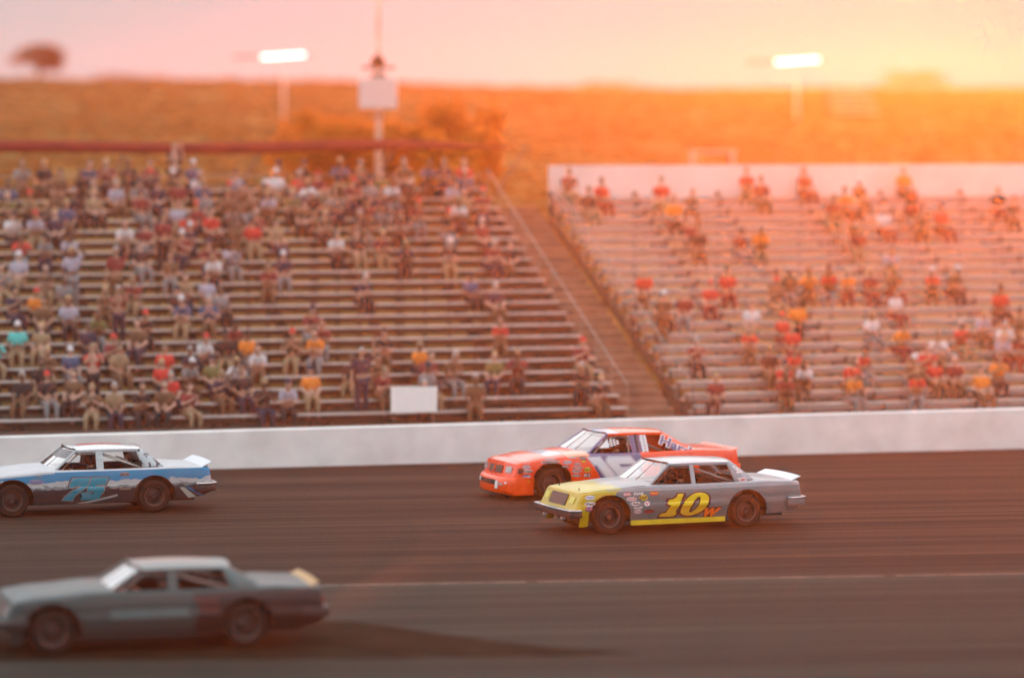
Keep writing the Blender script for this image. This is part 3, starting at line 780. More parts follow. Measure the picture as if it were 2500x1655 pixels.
def loops_mesh(loops):
    c = bpy.data.curves.new('l', 'CURVE'); c.dimensions = '2D'; c.fill_mode = 'BOTH'
    for lp in loops:
        s = c.splines.new('POLY'); s.points.add(len(lp) - 1); s.use_cyclic_u = True
        for p_, q_ in zip(s.points, lp): p_.co = (q_[0], q_[1], 0, 1)
    o = bpy.data.objects.new('l', c); C.objects.link(o); bpy.context.view_layer.update()
    me = bpy.data.meshes.new_from_object(o.evaluated_get(bpy.context.evaluated_depsgraph_get())); bpy.data.objects.remove(o)
    v = [(p_.co.x, p_.co.y) for p_ in me.vertices]; f = [tuple(p_.vertices) for p_ in me.polygons]; bpy.data.meshes.remove(me); return v, f
def smooth_loop(pts, it=2):
    for _ in range(it):
        o_ = []
        for i in range(len(pts)):
            a_, b_ = pts[i], pts[(i+1) % len(pts)]
            o_ += [(.75*a_[0]+.25*b_[0], .75*a_[1]+.25*b_[1]), (.25*a_[0]+.75*b_[0], .25*a_[1]+.75*b_[1])]
        pts = o_
    return pts
def stick(name, vf, fn, m, parent, off, cut=.06):
    """lay a flat outline onto a curved panel; fn(x, z, off) gives the point on the panel"""
    v, f = vf; bm = bmesh.new(); bv = [bm.verts.new((a_, b_, 0)) for a_, b_ in v]
    for q_ in f:
        try: bm.faces.new([bv[i] for i in q_])
        except ValueError: pass
    bmesh.ops.triangulate(bm, faces=bm.faces[:])
    for _ in range(5):
        es = [e_ for e_ in bm.edges if e_.calc_length() > cut]
        if not es: break
        bmesh.ops.subdivide_edges(bm, edges=es, cuts=1); bmesh.ops.triangulate(bm, faces=[f_ for f_ in bm.faces if len(f_.verts) > 3])
    for v_ in bm.verts: v_.co = fn(v_.co.x, v_.co.y, off)
    me = bpy.data.meshes.new(name); bm.to_mesh(me); bm.free(); me.materials.append(m)
    o = bpy.data.objects.new(name, me); C.objects.link(o); o.parent = parent; return o
def pillar_plane(P, q4, off):
    pass
def build_wheel(P, root, x, side, front):
    yo = side*(.925*P['hw']/.965)
    c = (x, 0, P['R'])
    R_ = P['R']
    def pr(lst): return [(r, yo*1.0 - side*a) for r, a in lst]
    g = MB(); g.lathe([(.0005, yo - side*.05), (.05, yo - side*.045), (.07, yo - side*.07), (.10, yo - side*.09), (.16, yo - side*.10)], c, 24)
    for k in range(5):
        a_ = k*2*math.pi/5; g.tube([(x + .062*cos(a_), yo - side*.08, R_ + .062*sin(a_)), (x + .062*cos(a_), yo - side*.035, R_ + .062*sin(a_))], .010, 6)
    wh = g.build('wheel', M_rim, root, angle=40)
    g = MB(); g.lathe([(.20, yo - side*.22), (R_-.02, yo - side*.235), (R_, yo - side*.20), (R_+.002, yo - side*.12), (R_, yo - side*.03), (R_-.018, yo - side*.004), (R_-.05, yo + side*.006), (.235, yo + side*.004), (.205, yo - side*.008), (.198, yo - side*.02)], c, 48)
    g.build('tyre', M_tyre, wh, angle=50)
    g = MB(); g.lathe([(.16, yo - side*.10), (.172, yo - side*.06), (.178, yo - side*.03), (.196, yo - side*.015), (.202, yo - side*.010), (.204, yo - side*.02), (.19, yo - side*.20)], c, 40)
    g.build('rim', M_rim, wh, angle=40)
    g = MB(); g.lathe([(.196, yo - side*.012), (.199, yo - side*.004), (.205, yo - side*.003), (.207, yo - side*.010)], c, 40)
    g.build('rim_edge', M_rimring, wh, angle=40)
def cabin(P, root, paint, roofmat, opts):
    A, At, Ct, Cb, Rb, Rt = (P[k] for k in ('A', 'At', 'Ct', 'Cb', 'Rb', 'Rt'))
    mir = lambda p_, s_: (p_[0], s_*p_[1]*-1 if False else (p_[1]*s_), p_[2])
    # roof: crowned sheet with rolled edge
    g = MB(); rows = []; N = 18
    for i in range(N + 1):
        f = i / N; x0 = At[0]; x1 = Rt[0]
        row = []
        for j in range(17):
            y = -1 + 2*j/16
            hwid = (At[1] + (Rt[1] - At[1]) * f) + .012
            zedge = At[2] + (Rt[2] - At[2]) * f + .010*math.sin(math.pi*f) + .012
            cr_ = P['crownr']*(1 - abs(y)**2.4)*(.55 + .45*math.sin(math.pi*min(1, f*1.05 + .05))) 
            xx = x0 + (x1 - x0)*f + (-.07*(1-y*y) if i == 0 else -.07*(1-y*y)*(1-f)) + .07*(1-y*y)*f
            row.append((xx, y*hwid, zedge + cr_))
        row = [(row[0][0], row[0][1] - .006, row[0][2] - .045)] + row + [(row[-1][0], row[-1][1] + .006, row[-1][2] - .045)]
        rows.append(row)
    g.quad_strip_grid(rows)
    roof = g.build('roof', roofmat, root, angle=50)
    so = roof.modifiers.new('s', 'SOLIDIFY'); so.thickness = .012; so.offset = -1
    def lerp(a_, b_, f): return tuple(a_[k] + (b_[k]-a_[k])*f for k in range(3))
    for s_ in (-1, 1):
        a_, at_, ct_, cb_, rb_, rt_ = [mir(p_, s_) for p_ in (A, At, Ct, Cb, Rb, Rt)]
        g = MB(); g.beam(a_, (at_[0], at_[1], at_[2]+.0), .045, .055, up=(0, 1, 0)); 
        g.build('front_pillar', opts.get('pillar', paint), root, bevel=.008)
        # side rail above the windows
        g = MB(); g.beam((at_[0]-.01, at_[1], at_[2]-.012), (ct_[0]+.05, ct_[1], ct_[2]-.012), .035, .05); g.build('roof_rail', opts.get('rail', paint), root, bevel=.006)
        # rear quarter panel as a solid slab between side window and backlight
        sl = MB(); o_ = .022*s_
        q4 = [cb_, rb_, rt_, ct_]; rows = []
        for i in range(7):
            f = i/6; L = lerp(cb_, ct_, f); Rr = lerp(rb_, rt_, f)
            bow = .02*math.sin(math.pi*f)*s_
            rows.append([(L[0], L[1]+bow, L[2]), tuple((L[k]+Rr[k])/2 + (bow*1.3 + .012*s_ if k == 1 else 0) for k in range(3)), (Rr[0], Rr[1]+bow, Rr[2])])
        sl.quad_strip_grid(rows); cp = sl.build('rear_pillar', opts.get('cpillar', paint), root, angle=60)
        so = cp.modifiers.new('s', 'SOLIDIFY'); so.thickness = .03; so.offset = 0
        # centre pillar
        bx, bw = P['B']; fz = (bx - At[0])/(Ct[0]-At[0])
        tp = lerp(at_, ct_, max(0, fz)); bt = (bx, s_*(A[1] + .005), A[2]-.01)
        g = MB(); g.beam(bt, (bx + .01, tp[1], tp[2] - .02), opts.get('bw', bw), .04, up=(0, s_, 0)); 
        g.build('centre_pillar', opts.get('bpillar', paint), root, bevel=.006)
        # belt strip and window frame edges
        g = MB(); g.beam((A[0]+.02, s_*(A[1]+.004), A[2]+.002), (Cb[0]+.02, s_*(Cb[1]+.004), Cb[2]+.002), .03, .018); g.build('belt_strip', opts.get('belt', M_black), root)
    # windscreen and backlight
    def pane(name, b0, b1, t0, t1, bow, m):
        g = MB(); rows = []
        for i in range(9):
            f = i/8; l_ = lerp(b0, t0, f); r__ = lerp(b1, t1, f)
            rows.append([tuple((l_[k] + (r__[k]-l_[k])*j/12) + (bow*(1-(2*j/12-1)**2) if k == 0 else 0) for k in range(3)) for j in range(13)])
        g.quad_strip_grid(rows); return g.build(name, m, root, smooth=True)
    L = lambda p_, dx=0, dz=0: (p_[0]+dx, -p_[1]+.02, p_[2]+dz); Rg = lambda p_, dx=0, dz=0: (p_[0]+dx, p_[1]-.02, p_[2]+dz)
    ws = pane('windscreen', L(A, -.01, .01), Rg(A, -.01, .01), L(At, -.01, .01), Rg(At, -.01, .01), -.10, M_glass)
    pane('rear_window', L(Rb, -.02, .0), Rg(Rb, -.02, .0), L(Rt, -.02, .0), Rg(Rt, -.02, .0), .07, M_glass)
    # windscreen trims: top band and centre braces
    g = MB()
    g.beam(tuple(L(At, -.02, .03)), tuple(Rg(At, -.02, .03)), .03, .02); 
    for yy in (-.22, .22): g.beam((A[0]-.085, yy, A[2]+.03), (At[0]-.085, yy*.85, At[2]+.02), .008, .008)
    g.build('windscreen_trim', M_black, root)
    # cowl and rear shelf that close the body under the panes
    g = MB(); g.poly([(A[0]-.14, -.84, A[2]-.0), (A[0]-.14, .84, A[2]-.0), (A[0]+.32, .80, A[2]-.03), (A[0]+.32, -.80, A[2]-.03)])
    g.build('dashboard', M_dark, root); g = MB(); g.poly([(Rb[0]-.55, -.76, Rb[2]-.03), (Rb[0]-.55, .76, Rb[2]-.03), (Rb[0]+.02, .78, Rb[2]-.015), (Rb[0]+.02, -.78, Rb[2]-.015)])
    g.build('rear_shelf', M_dark, root)
    # interior tub
    g = MB(); g.box(A[0]+.3, Rb[0]-.5, -.80, .80, .24, .27); g.box(A[0]+.28, A[0]+.31, -.80, .80, .24, .84); g.box(Rb[0]-.52, Rb[0]-.5, -.80, .80, .24, .87)
    for s_ in (-1, 1): g.box(A[0]+.1, Rb[0]-.3, s_*.81-.01, s_*.81+.01, .24, .83)
    g.build('interior', M_dark, root)
    # roll cage
    cgm = opts.get('cage', M_cage); g = MB(); r = .022
    for s_ in (-1, 1):
        y1, y2 = s_*(A[1]-.10), s_*(At[1]-.05)
        g.tube([(.45, y1, .3), (.45, y1, .85), (.45, y2, At[2]-.08)], r); g.tube([(A[0]+.15, y1, .3), (A[0]+.15, y1, .86), (At[0]+.05, y2, At[2]-.07), (.45, y2, At[2]-.08)], r)
        g.tube([(.45, y2, At[2]-.09), (1.55, y1*.9, .80)], r); g.tube([(-.3, y1, .62), (.45, y1, .62)], r); g.tube([(-.3, y1, .45), (.45, y1, .45)], r)
    g.tube([(.45, -At[1]+.05, At[2]-.08), (.45, At[1]-.05, At[2]-.08)], r); g.tube([(At[0]+.05, -At[1]+.05, At[2]-.07), (At[0]+.05, At[1]-.05, At[2]-.07)], r)
    g.tube([(.45, -At[1]+.05, At[2]-.09), (.45, A[1]-.12, .5)], r); g.tube([(1.0, -.5, 1.05), (1.0, .5, 1.05)], r*.8)
    g.build('roll_cage', cgm, root, smooth=True)
    # driver's seat and wheel
    g = MB(); g.box(.12, .52, -.58, -.14, .28, .38); 
    b = len(g.v); g.box(.40, .50, -.60, -.12, .36, 1.06); g.box(.36, .48, -.50, -.22, 1.04, 1.20)
    g.build('seat', M_black, root, bevel=.03)
    g = MB(); 
    rows = []
    for i in range(17):
        a_ = 2*math.pi*i/16; cx_, cz_ = 0, 0
        rows.append([(-.18 + .25*.45*sin(a_)*.8 + .016*cos(b_)*.5, -.36 + (.17 + .014*cos(b_))*cos(a_), .80 + (.17 + .014*cos(b_))*sin(a_)*.85 + 0) for b_ in [2*math.pi*k/6 for k in range(6)]])
    g.quad_strip_grid(rows, True); g.tube([(-.5, -.36, .72), (-.18, -.36, .80)], .018, 6); g.tube([(-.18, -.52, .80), (-.18, -.20, .80)], .012, 6)
    g.build('steering_wheel', M_black, root, smooth=True)
    return roof

def base_car(P, name, label, loc, phi, paint, roofmat, opts):
    root = empty(name, loc, phi); tag(root, label, 'race car')
    b = shell(P).build('body', paint, root, angle=32)
    # dark chassis pan behind the arches
    g = MB(); g.box(P['nose']+.25, P['tail']-.3, -.60, .60, .19, .62)
    for c in (-P['wb'], P['wb']):
        g.tube([(c, -.80, P['R']), (c, .80, P['R'])], .06, 8)
        for s_ in (-1, 1):
            rows = []
            for i in range(13):
                a_ = math.pi*i/12; rows.append([(c - (P['arch']+.012)*cos(a_), s_*.60, P['archz'] + (P['arch']+.012)*sin(a_)*.94), (c - (P['arch']+.012)*cos(a_), s_*(P['hw']*.965), P['archz'] + (P['arch']+.012)*sin(a_)*.94)])
            g.quad_strip_grid(rows)
    g.build('chassis', M_black, root)
    for c in (-P['wb'], P['wb']):
        for s_ in (-1, 1): build_wheel(P, root, c, s_, c < 0)
    cabin(P, root, paint, roofmat, opts)
    return root, b
def bumper(P, root, zc, h, m, front=True, out=.07, wrap=.35, name='bumper', hw=None):
    xe = P['nose'] if front else P['tail']; sg = -1 if front else 1
    path = []; hw_ = (hw or P['hw']*.93)
    path.append((xe - sg*wrap, -(W(P, xe - sg*wrap, .5) + .025))); path.append((xe - sg*.05, -(hw_ + .03)))
    for i in range(9):
        y = -hw_*.97 + 2*hw_*.97*i/8; path.append((xe + sg*(out + .04*(1-(y/hw_)**2)) , y))
    path.append((xe - sg*.05, hw_ + .03)); path.append((xe - sg*wrap, W(P, xe - sg*wrap, .5) + .025))
    g = MB(); rows = []
    for i, (x, y) in enumerate(path):
        a_ = path[max(0, i-1)]; b_ = path[min(len(path)-1, i+1)]; d = Vector((b_[0]-a_[0], b_[1]-a_[1], 0)).normalized(); nrm = Vector((-d.y, d.x, 0)) * (1 if front else -1)
        if nrm.x*sg < 0 and abs(nrm.x) > .3: nrm = -nrm
        if abs(nrm.x) <= .3 and nrm.y*y < 0: nrm = -nrm
        o_ = .035
        rows.append([(x + nrm.x*a - 0, y + nrm.y*a, zc + dz) for a, dz in ((-o_, -h/2), (o_*.8, -h/2), (o_, -h*.3), (o_, h*.3), (o_*.8, h/2), (-o_, h/2))])
    g.quad_strip_grid(rows, True); return g.build(name, m, root, angle=40)
def panel_on(fn, y0, y1, z0, z1, name, m, parent, off=.012, n=10, depth=.02):
    """a piece set into a front or tail face"""
    g = MB(); g.quad_strip_grid([[fn(y0 + (y1-y0)*i/n, z, off) for i in range(n+1)] for z in (z0, (z0+z1)/2, z1)])
    o = g.build(name, m, parent); s = o.modifiers.new('s', 'SOLIDIFY'); s.thickness = depth; s.offset = 0; return o
def seam(P, pts, root, name='panel_gap'):
    g = MB()
    for s_ in (-1, 1): g.tube([side_pt(P, x, z, .0, s_) for x, z in pts], .004, 5)
    return g.build(name, M_black, root)
def stickers(P, root, lst, px2x, side=-1):
    """small sponsor decals: (x, z, width, height, plate colour or None, word, word colour)"""
    for i, (x, z, w_, h_, pc, word, wc) in enumerate(lst):
        fn = lambda a_, b_, off: side_pt(P, a_, b_, off, side)
        par = root
        if pc is not None:
            vf = loops_mesh([smooth_loop([(x, z), (x+w_, z), (x+w_, z+h_), (x, z+h_)], 1)])
            par = stick('sponsor_sticker', vf, fn, pc, root, .005)
        if word:
            v, f = textmesh(word, 1.0, bold=.02)
            x0, x1 = min(a_ for a_, _ in v), max(a_ for a_, _ in v); y0, y1 = min(b_ for _, b_ in v), max(b_ for _, b_ in v)
            v = [(x + w_*.06 + (a_-x0)/(x1-x0)*w_*.88, z + h_*.16 + (b_-y0)/(y1-y0)*h_*.68) for a_, b_ in v]
            stick('sponsor_lettering' if par is root else 'lettering', (v, f), fn, wc, par, .009)

V_red = mat('red_vinyl', (.55, .03, .025), .5); V_yel = mat('yellow_vinyl', (.75, .48, .02), .5); V_blk = mat('black_vinyl', (.02, .015, .02), .5)
V_blu = mat('blue_vinyl', (.12, .13, .45), .5); V_wht = M_white; V_pur = mat('purple_vinyl', (.12, .11, .26), .5); V_org = mat('orange_vinyl', (.85, .16, .015), .5)
V_dkr = mat('dark_red_vinyl', (.09, .012, .010), .5)
def crop2car(loop, x0, y0, sc_, pf, ppm, gy, ppz, slope=0):
    out = []
    for cx, cy in loop:
        px = x0 + cx*sc_; py = y0 + cy*sc_
        out.append(((px - pf)/ppm - 1.475, (gy - slope*(px-pf) - py)/ppz))
    return out

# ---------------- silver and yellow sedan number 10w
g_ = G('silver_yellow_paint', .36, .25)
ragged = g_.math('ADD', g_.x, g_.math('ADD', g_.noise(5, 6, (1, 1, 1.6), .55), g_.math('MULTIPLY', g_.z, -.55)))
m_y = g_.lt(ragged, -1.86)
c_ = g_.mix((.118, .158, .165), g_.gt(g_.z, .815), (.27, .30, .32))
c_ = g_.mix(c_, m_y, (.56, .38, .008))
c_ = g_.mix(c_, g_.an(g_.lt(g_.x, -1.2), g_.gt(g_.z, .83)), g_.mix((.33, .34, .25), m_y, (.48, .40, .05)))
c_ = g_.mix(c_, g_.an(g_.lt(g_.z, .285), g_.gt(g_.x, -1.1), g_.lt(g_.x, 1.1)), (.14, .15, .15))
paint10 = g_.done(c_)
roof10 = mat('silver_roof_paint', (.36, .39, .42), .3, coat=.5, noise=.08)
P = SEDAN
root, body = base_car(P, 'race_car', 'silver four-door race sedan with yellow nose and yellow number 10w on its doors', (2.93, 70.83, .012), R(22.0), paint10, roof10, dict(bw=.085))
car10 = root
bumper(P, root, .475, .045, M_chrome, True, out=.10, wrap=.12)
bumper(P, root, .395, .105, M_black, True, out=.085, wrap=.12, name='bumper_bar')
bumper(P, root, .56, .04, M_chrome, False, out=.06)
bumper(P, root, .47, .13, mat('grey_rear_bumper', (.13, .14, .14), .5), False, out=.04, name='bumper_bar')
panel_on(lambda y, z, o_: front_pt(P, y, z, o_), -.36, .44, .54, .755, 'grille', M_mesh, root)
for y0 in (-.70, .54): panel_on(lambda y, z, o_: front_pt(P, y, z, o_), y0, y0+.20, .60, .72, 'headlight_cover', mat('yellow_cover', (.66, .55, .10), .4), root, depth=.01)
for y0 in (-.80, .58): panel_on(lambda y, z, o_: tail_pt(P, y, z, o_), y0, y0+.22, .62, .74, 'taillight', M_tail, root)
# tow hooks and lower valance bits under the bumper
g = MB(); g.box(-2.27, -2.19, -.40, -.33, .27, .335); g.box(-2.27, -2.19, .50, .57, .27, .335); g.build('tow_hook', M_white, root)
# side skirts
for s_ in (-1, 1):
    g = MB(); rows = []
    for i in range(11):
        x = -1.01 + 2.02*i/10; wv = W(P, x, .24)
        rows.append([(x, s_*(wv-.03), .245), (x, s_*(wv+.012), .245), (x, s_*(wv+.012), .150), (x, s_*(wv-.03), .150)])
    g.quad_strip_grid(rows, True); g.build('side_skirt', mat('yellow_skirt', (.66, .46, .012), .45, noise=.15, nscale=5), root)
# spoiler
def spoiler(P, root, m, h=.15, lean=.07):
    g = MB(); rows = []
    xt = P['tail'] - .10; z0 = sminterp(P['top'], xt) + .035
    for i in range(13):
        y = -.80 + 1.6*i/12; zz = z0 + .02*(1-(y/.8)**2)
        rows.append([(xt - .10, y, zz-.01), (xt + lean, y, zz + h)])
    g.quad_strip_grid(rows); o = g.build('spoiler', m, root); s = o.modifiers.new('s', 'SOLIDIFY'); s.thickness = .012
    g = MB()
    for y in (-.6, 0, .6): g.beam((xt+.08, y, z0-.02), (xt+.05, y, z0+h*.7), .015)
    g.build('spoiler_brace', M_black, o)
spoiler(P, root, mat('white_spoiler', (.58, .62, .68), .35, coat=.3), .075, .12)
for pts in ([(-.66, .86), (-.66, .50), (-.62, .26)], [(.40, .86), (.40, .50), (.38, .26)], [(1.30, .86), (1.28, .62)]): seam(P, pts, root, 'door_gap')
g = MB()
for s_ in (-1, 1): g.tube([side_pt(P, x, .565, -.002, s_) for x in [-1.0 + 2.0*i/12 for i in range(13)]], .008, 6); g.tube([side_pt(P, x, .565, -.002, s_) for x in [1.93 + .75*i/6 for i in range(7)]], .008, 6)
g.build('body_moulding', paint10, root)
# fuel hood pins and hood edge
g = MB()
for y in (-.5, .5): g.tube([(-1.95, y, .84), (-1.95, y, .875)], .012, 6)
g.build('hood_pin', M_black, root)
for s_ in (-1, 1):
    g = MB(); g.tube([(x, s_*W(P, x, .8)*.955, sminterp(P['top'], x) + .0235) for x in [-2.1 + 1.4*i/14 for i in range(15)]], .004, 5); g.build('bonnet_gap', M_black, root)
g = MB()
g.tube([(1.82, y, sminterp(P['top'], 1.82) + .02 + .035*(1-(abs(y)/.9)**1.5)) for y in [-.8 + 1.6*i/10 for i in range(11)]], .005, 5)
g.build('boot_gap', M_black, root)
fn = lambda x, z, off: side_pt(P, x, z, off)
num = lambda L: crop2car(L, 1590, 1190, .076, 1484, 113.6, 1301, 125, .018)
one = [(760,210),(935,210),(850,440),(760,650),(680,790),(720,830),(700,890),(640,935),(500,950),(180,940),(150,925),(230,840),(370,820),(440,700),(520,560),(430,550),(420,500),(470,400),(600,380),(700,320)]
oneo = [(720,165),(1020,190),(1000,290),(830,640),(760,760),(810,850),(700,970),(500,995),(100,995),(130,900),(220,800),(350,775),(440,650),(455,605),(370,590),(340,530),(355,420),(390,340),(560,345),(680,260)]
zero = [(1480,180),(1640,210),(1740,300),(1760,400),(1700,600),(1560,780),(1350,890),(1150,940),(950,910),(850,850),(835,760),(880,620),(980,440),(1130,290),(1300,200)]
hole = [(1450,310),(1490,370),(1440,550),(1330,720),(1200,820),(1140,830),(1110,790),(1170,620),(1280,440),(1380,330)]
zeroo = [(1480,145),(1680,170),(1800,290),(1825,410),(1770,620),(1600,820),(1370,935),(1130,985),(930,960),(800,890),(785,760),(840,600),(940,420),(1110,255),(1300,165)]
hole2 = [(1440,400),(1440,480),(1380,600),(1260,740),(1190,780),(1200,700),(1290,540),(1380,430)]
gp = G('number_yellow', .45, .2)
paint_num = gp.done(gp.mix(gp.mix((.80, .58, .012), gp.lt(gp.z, .505), (.72, .36, .012)), gp.lt(gp.z, .43), (.74, .42, .03)), .08)
for S_ in (-1, 1):
    f2 = (lambda x, z, off: side_pt(P, x, z, off, -1)) if S_ < 0 else (lambda x, z, off: side_pt(P, -.02 - x, z, off, 1))
    o = stick('number_outline', loops_mesh([num(oneo)]), f2, V_dkr, root, .005)
    o2 = stick('number_outline', loops_mesh([smooth_loop(num(zeroo)), smooth_loop(num(hole2))]), f2, V_dkr, root, .0065)
    stick('number', loops_mesh([num(one)]), f2, paint_num, o, .010); stick('number', loops_mesh([smooth_loop(num(zero)), smooth_loop(num(hole))]), f2, paint_num, o2, .0115)
    (wx0, wz0), (wx1, wz1) = num([(1625, 985), (2170, 690)])
    def wfit(grow_, bold):
        v, f = textmesh('w', 1.0, .45, bold); x0, x1 = min(a for a, _ in v), max(a for a, _ in v); y0, y1 = min(b for _, b in v), max(b for _, b in v)
        return [(wx0 - grow_ + (a-x0)/(x1-x0)*(wx1-wx0+2*grow_), wz0 - grow_ + (b-y0)/(y1-y0)*(wz1-wz0+2*grow_)) for a, b in v], f
    o3 = stick('letter_outline', wfit(.018, .12), f2, V_dkr, root, .005)
    stick('letter', wfit(0, .03), f2, V_org, o3, .010)
# sponsor stickers behind and ahead of the front wheel (x, z from the photograph)
def sx(px): return (px - 1484)/113.6 - 1.475
def sz(py, px): return (1301 - .018*(px-1484) - py)/125
def S10(px0, py0, px1, py1, pc, word, wc): return (sx(px0), sz(py1, px0), (px1-px0)/113.6, (py1-py0)/125, pc, word, wc)
stickers(P, root, [S10(1515,1200,1534,1209,V_red,'MOPA',V_wht), S10(1539,1199,1565,1208,None,'ESAB',V_wht), S10(1523,1212,1547,1221,V_wht,'APHP',V_red), S10(1554,1207,1573,1220,V_yel,'DHP',V_blk),
    S10(1579,1199,1600,1209,V_red,'ring',V_yel), S10(1532,1223,1555,1232,V_wht,'Hub',V_dkr), S10(1566,1222,1578,1234,V_wht,'V',V_red), S10(1538,1233,1561,1243,None,'Gulfl',V_wht),
    S10(1541,1243,1560,1252,V_wht,'HANS',V_dkr), S10(1565,1244,1590,1252,V_dkr,'Outlaw',V_red), S10(1422,1206,1447,1216,V_wht,'Trippin',V_blu), S10(1422,1221,1448,1232,V_wht,'Wheelz',V_dkr),
    S10(1424,1233,1441,1244,V_blu,'RS',V_org)], None)
# pillar emblem and plate
Cb, Rb, Rt, Ct = P['Cb'], P['Rb'], P['Rt'], P['Ct']
def pil(P, side=-1):
    Cb, Rb, Rt, Ct = [Vector((p_[0], side*p_[1], p_[2])) for p_ in (P['Cb'], P['Rb'], P['Rt'], P['Ct'])]
    def f(a, b, off):   # a across 0..1, b up 0..1
        p_ = (Cb*(1-a) + Rb*a)*(1-b) + (Ct*(1-a) + Rt*a)*b
        return (p_.x, p_.y + side*(.02*math.sin(math.pi*max(0, min(1, b)))*(1.3) + .02 + .018 + off), p_.z)
    return f
def fit(word, a0, b0, a1, b1, shear=0, bold=.02):
    v, f = textmesh(word, 1.0, shear, bold); x0, x1 = min(a for a, _ in v), max(a for a, _ in v); y0, y1 = min(b for _, b in v), max(b for _, b in v)
    return [(a0 + (a-x0)/(x1-x0)*(a1-a0), b0 + (b-y0)/(y1-y0)*(b1-b0)) for a, b in v], f
fp = pil(P)
stick('emblem', fit('Sb', .38, .45, .85, .85, .2), fp, M_white, root, .004, cut=.3)
stick('sponsor_sticker', loops_mesh([[(.22, .03), (.62, .03), (.62, .22), (.22, .22)]]), fp, V_wht, root, .004, cut=.3)
stick('sponsor_lettering', fit('UMP', .25, .06, .59, .19), fp, V_red, root, .008, cut=.3)
driver_pos = lambda car, phi: car.matrix_basis @ Vector((.30, -.36, .40))
def driver(car, phi, suit, helmet, label):
    b = person('sit_drive', driver_pos(car, phi), phi - math.pi/2, suit, suit, 'helmet', helmet, label, skin=M_skin[1], scale=.90)
    return b
driver(car10, R(22), 'black', 'black', 'driver in dark suit and black helmet seated inside the silver number 10w sedan')

# ---------------- blue and white sedan number 75
g_ = G('blue_white_black_paint', .45, .0)
wv = g_.noise(5.5, 7, (1, 1, 2.2), .13, 1.7); wv2 = g_.noise(7, 7, (1, 1, 2), .10, 5.2)
zz_ = g_.math('ADD', g_.z, wv)
xs1 = g_.math('ADD', .64, g_.math('MULTIPLY', g_.x, -.0))
c_ = g_.mix((.020, .030, .036), g_.gt(g_.math('ADD', g_.z, wv2), .545), (.16, .18, .18))
c_ = g_.mix(c_, g_.gt(zz_, .60), (.43, .43, .42))
c_ = g_.mix(c_, g_.gt(zz_, .69), (.0, .19, .37))
# pale sweeps across the dark lower doors and behind the rear wheel
d1 = g_.math('ABSOLUTE', g_.math('SUBTRACT', g_.z, g_.lin(g_.x, .17, g_.math('MULTIPLY', g_.x, g_.x), .05, .24)))
c_ = g_.mix(c_, g_.an(g_.lt(d1, .022), g_.gt(g_.x, -.75), g_.lt(g_.x, .7)), (.30, .36, .36))
d2 = g_.math('ABSOLUTE', g_.math('SUBTRACT', g_.x, g_.lin(g_.z, -1.1, g_.z, 0, 2.60)))
c_ = g_.mix(c_, g_.an(g_.lt(d2, g_.lin(g_.z, -.22, g_.z, 0, .16)), g_.lt(g_.z, .5), g_.gt(g_.x, 1.5)), (.42, .42, .36))
d3 = g_.math('ABSOLUTE', g_.math('SUBTRACT', g_.x, g_.lin(g_.z, -1.7, g_.z, 0, 3.02)))
c_ = g_.mix(c_, g_.an(g_.lt(d3, .05), g_.lt(g_.z, .5), g_.gt(g_.x, 1.5)), (.02, .14, .28))
c_ = g_.mix(c_, g_.gt(g_.z, g_.lin(g_.x, 0, g_.x, 0, .885)), (.48, .49, .50))
c_ = g_.mix(c_, g_.an(g_.lt(g_.x, -.6), g_.gt(g_.z, g_.lin(g_.x, .065, g_.x, 0, .90))), (.48, .49, .50))
paint75 = g_.done(c_)
g_ = G('white_red_roof')
rr = g_.math('ADD', g_.y, g_.noise(4, 3, amp=.08))
roof75 = g_.done(g_.mix((.48, .50, .51), g_.an(g_.gt(rr, -.12), g_.gt(g_.x, .05), g_.lt(g_.x, 1.0)), (.66, .07, .05)), .1)
cp = G('white_splotched_pillar', .4, .4)
cp75 = cp.done(cp.mix((.40, .45, .46), cp.gt(cp.noise(9.5, 3, amp=1, seed=2.4), .12), (.03, .04, .05)), .1)
whitep = mat('white_pillar_paint', (.38, .42, .42), .4, coat=.3, noise=.2, nscale=10)
root, body = base_car(P, 'race_car', 'blue, white and black race sedan with blue number 75 and torn-edge paint, at the wall end of the photo', (-9.05, 73.75, .012), R(19.4), paint75, roof75, dict(cpillar=cp75, bpillar=whitep, rail=whitep, pillar=whitep, bw=.15, cage=mat('pale_cage', (.50, .48, .42), .4)))
root['label'] = 'blue, white and black race sedan with torn-edge paint and number 75 on its doors'
car75 = root
def top_band(P, root):
    A, At = P['A'], P['At']; g = MB(); rows = []
    for i in range(4):
        f = .62 + .36*i/3
        rows.append([(A[0] + (At[0]-A[0])*f - .018 - .10*(1-(2*j/12-1)**2), (-1 + 2*j/12)*((A[1]-.02) + ((At[1]-.02)-(A[1]-.02))*f), A[2]+.01 + (At[2]-A[2])*f) for j in range(13)])
    g.quad_strip_grid(rows); g.build('sun_strip', mat('dark_sun_strip', (.045, .05, .055), .3), root)
top_band(P, root)
bumper(P, root, .46, .10, M_black, True); bumper(P, root, .56, .05, M_chrome, False, out=.07); bumper(P, root, .46, .12, M_black, False, out=.05, name='bumper_bar')
panel_on(lambda y, z, o_: front_pt(P, y, z, o_), -.42, .42, .54, .74, 'grille', M_mesh, root)
for y0 in (-.78, .50): panel_on(lambda y, z, o_: front_pt(P, y, z, o_), y0, y0+.26, .58, .72, 'headlight', M_lens, root)
for y0 in (-.80, .58): panel_on(lambda y, z, o_: tail_pt(P, y, z, o_), y0, y0+.22, .62, .74, 'taillight', M_tail, root)
spoiler(P, root, mat('white_tall_spoiler', (.62, .66, .70), .4), .10, .12)
num = lambda L: crop2car(L, 130, 1150, .0886, 24, 117, 1259, 119.8, .01)
